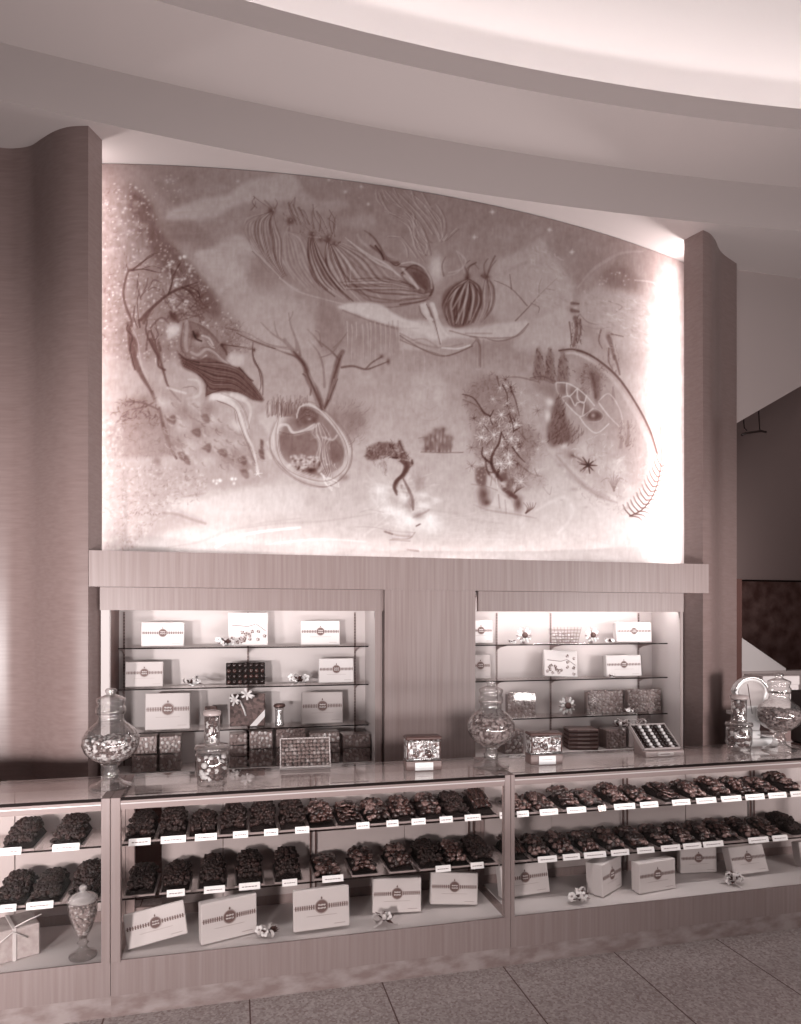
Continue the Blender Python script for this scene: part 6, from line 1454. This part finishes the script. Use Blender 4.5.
# soft overall grain of the brush
cv += (fbm(CWD, CHT, 160, 3) - .5) * .05 + (fbm(CWD, CHT, 90, 2, .25) - .5) * .04
cv = .555 + (cv - .575) * 1.22
cv = np.clip(cv, .12, .92)
def Tarr(g):
    k = np.minimum((1 - g) * 1.65 * np.minimum(1, g / .24), 1.2)
    o = []
    for c in (.064, -.020, -.034):
        v = np.clip(g + c * k, .003, 1); o.append(np.where(v <= .04045, v / 12.92, ((v + .055) / 1.055) ** 2.4))
    return np.stack(o + [np.ones_like(g)], -1)
NXM, NZM = 700, 430
MXs = np.linspace(-0.97, 3.79, NXM); MZs = np.linspace(2.06, 4.745, NZM)
GX, GZ = np.meshgrid(MXs, MZs); GY = MC[1] - np.sqrt(MC[2] ** 2 - (GX - MC[0]) ** 2)
d_ = GX * sin(TH) + GY * cos(TH)
U = ((400.5 + F * (GX * cos(TH) - GY * sin(TH)) / d_) - CX0) * CS; V = ((HOR - F * (GZ - EYE) / d_) - CY0) * CS
U = np.clip(U, 0, CWD - 1.01); V = np.clip(V, 0, CHT - 1.01)
ui = U.astype(int); vi = V.astype(int); fu = U - ui; fv = V - vi
tone = (cv[vi, ui] * (1 - fu) + cv[vi, ui + 1] * fu) * (1 - fv) + (cv[vi + 1, ui] * (1 - fu) + cv[vi + 1, ui + 1] * fu) * fv
co = np.stack([GX, GY - .002, GZ], -1).reshape(-1, 3)
ii = np.arange(NXM * NZM).reshape(NZM, NXM)
fa = np.stack([ii[:-1, :-1], ii[:-1, 1:], ii[1:, 1:], ii[1:, :-1]], -1).reshape(-1, 4)
me = bpy.data.meshes.new('mural')
me.vertices.add(len(co)); me.vertices.foreach_set('co', co.ravel().astype(np.float32))
me.loops.add(fa.size); me.loops.foreach_set('vertex_index', fa.ravel().astype(np.int32))
me.polygons.add(len(fa)); me.polygons.foreach_set('loop_start', (np.arange(len(fa)) * 4).astype(np.int32))
me.update(calc_edges=True); me.validate()
at_ = me.color_attributes.new('paint', 'FLOAT_COLOR', 'POINT')
at_.data.foreach_set('color', Tarr(tone).reshape(-1).astype(np.float32))
me.polygons.foreach_set('use_smooth', [True] * len(fa))
pm = mat('mural_paint', .5, .85, spec=.15)
an = pm.node_tree.nodes.new('ShaderNodeAttribute'); an.attribute_name = 'paint'
pm.node_tree.links.new(an.outputs['Color'], pm.node_tree.nodes['Principled BSDF'].inputs['Base Color'])
me.materials.append(pm)
tag(obj('mural', me), 'large painted fantasy mural of dancers, bare trees and snow above the header', 'mural')
# ---------------------------------------------------------------- lamps
def area(name, loc, target, sx, sy, power, col=(1, .957, .95), spread=None):
    l = bpy.data.lights.new(name, 'AREA'); l.shape = 'RECTANGLE'; l.size = sx; l.size_y = sy; l.energy = power; l.color = col
    if spread: l.spread = spread
    o = bpy.data.objects.new(name, l); COL.objects.link(o); o.location = loc
    d = Vector(target) - Vector(loc)
    o.rotation_euler = d.to_track_quat('-Z', 'Y').to_euler()
    return o
P = dict(cove=2.7, ml=12, mr=38, trough=5.8, nl=3.8, nr=8.5, case=2.7, flood=1550, world=.075)
# cove lamps behind the ceiling lip
for k in range(16):
    x = -3.2 + 9.6 * k / 15
    a = (x - RD[0]) / RD[2]; rr = RD[2] + 0.22
    px_, py_ = RD[0] + rr * sin(a), RD[1] + rr * cos(a)
    o = area('cove_lamp', (px_, py_, 5.14), (px_ + .01, py_ - .10, 6.0), .62, .08, P['cove'])
# lamps behind the lips of the wood panels
area('mural_lamp', (-0.93, 4.67, 3.45), (-0.55, 4.86, 3.45), .05, 2.5, P['ml'])
area('mural_lamp', (3.60, 4.74, 3.45), (3.30, 4.90, 3.45), .05, 2.5, P['mr'])
# lamps in the trough behind the header
for k in range(6):
    x = -.45 + 3.55 * (k + .5) / 6
    area('trough_lamp', (x, 4.515, H0 - .09), (x, 4.70, H0 + .35), .55, .04, P['trough'] / 6, spread=radians(110))
# lamps at the top of the wall cabinets
for x0, x1, w in ((CL0, CL1, P['nl']), (CR0, CR1, P['nr'])):
    area('cabinet_lamp', ((x0 + x1) / 2, 4.56, 1.90), ((x0 + x1) / 2, 4.72, 1.2), x1 - x0 - .1, .05, w)
# lamps below the front rail of the glass cases
for x0, x1 in ((X1 - 1.8, X1 - .05), (X1 + .05, X2 - .05), (X2 + .04, X2 + 1.82)):
    area('case_lamp', ((x0 + x1) / 2, YF + .024, .950), ((x0 + x1) / 2, YF + .20, .55), x1 - x0, .012, P['case'] * (1.7 if x0 > X2 else 1))
# the photographer's flood at the left and the other floods and added fills
l = bpy.data.lights.new('flood_lamp', 'SPOT'); l.energy = P['flood']; l.spot_size = radians(64); l.spot_blend = 1.0; l.shadow_soft_size = .35; l.color = (1, .957, .95)
o = bpy.data.objects.new('flood_lamp', l); COL.objects.link(o); o.location = (-2.4, -2.2, 1.15)
o.rotation_euler = (Vector((-.5, 4.5, .75)) - Vector(o.location)).to_track_quat('-Z', 'Y').to_euler()
l = bpy.data.lights.new('panel_fill', 'SPOT'); l.energy = 1050; l.spot_size = radians(62); l.spot_blend = 1.0; l.shadow_soft_size = .12; l.color = (1, .957, .95)  # added spot, only to brighten the foot of the left panel
o = bpy.data.objects.new('panel_fill', l); COL.objects.link(o); o.location = (-3.4, .2, 1.25)
o.rotation_euler = (Vector((-1.7, 4.8, 1.25)) - Vector(o.location)).to_track_quat('-Z', 'Y').to_euler()
area('next_room_fill', (5.25, 6.95, 2.28), (6.9, 7.5, 2.2), .3, .1, 14)  # unseen fill added so the far wall brightens towards its wainscot
area('shop_fill', (4.5, -1.8, 2.4), (2.6, 3.3, .5), 1.6, 1.2, 85)  # added fill for the front of the right case, no fitting behind it
area('ceiling_fill', (1.5, 1.35, .78), (1.5, 1.7, 5.0), 4.5, .6, 260)  # added upward fill below the frame, lifts the ceiling bands
l = bpy.data.lights.new('side_flood_lamp', 'SPOT'); l.energy = 1150; l.spot_size = radians(44); l.spot_blend = 1.0; l.shadow_soft_size = .5; l.color = (1, .957, .95)
o = bpy.data.objects.new('side_flood_lamp', l); COL.objects.link(o); o.location = (5.2, -.4, 1.5)
o.rotation_euler = (Vector((3.9, 4.8, 1.3)) - Vector(o.location)).to_track_quat('-Z', 'Y').to_euler()
w = bpy.data.worlds.new('world'); SC.world = w; w.use_nodes = True
bg = w.node_tree.nodes['Background']; bg.inputs['Color'].default_value = (1, .94, .935, 1); bg.inputs['Strength'].default_value = P['world']
# ---------------------------------------------------------------- camera
cd = bpy.data.cameras.new('camera'); cam = bpy.data.objects.new('camera', cd); COL.objects.link(cam)
cd.sensor_fit = 'VERTICAL'; cd.sensor_height = 24; cd.sensor_width = 24; cd.lens = F * 24 / 1024
cd.shift_y = (HOR - 512) / 1024; cd.shift_x = 0
cam.location = (0, 0, EYE); cam.rotation_euler = (pi / 2, 0, -TH)
cd.clip_start = .05
SC.camera = cam
SC.view_settings.view_transform = 'Standard'; SC.view_settings.look = 'None'; SC.view_settings.gamma = 1; SC.view_settings.exposure = -0.26
SC.view_settings.use_curve_mapping = False
SC.cycles.use_denoising = True
SC.cycles.max_bounces = 10; SC.cycles.transparent_max_bounces = 40; SC.cycles.diffuse_bounces = 5; SC.cycles.glossy_bounces = 5
SC.cycles.caustics_reflective = False; SC.cycles.caustics_refractive = False; SC.cycles.sample_clamp_indirect = 4
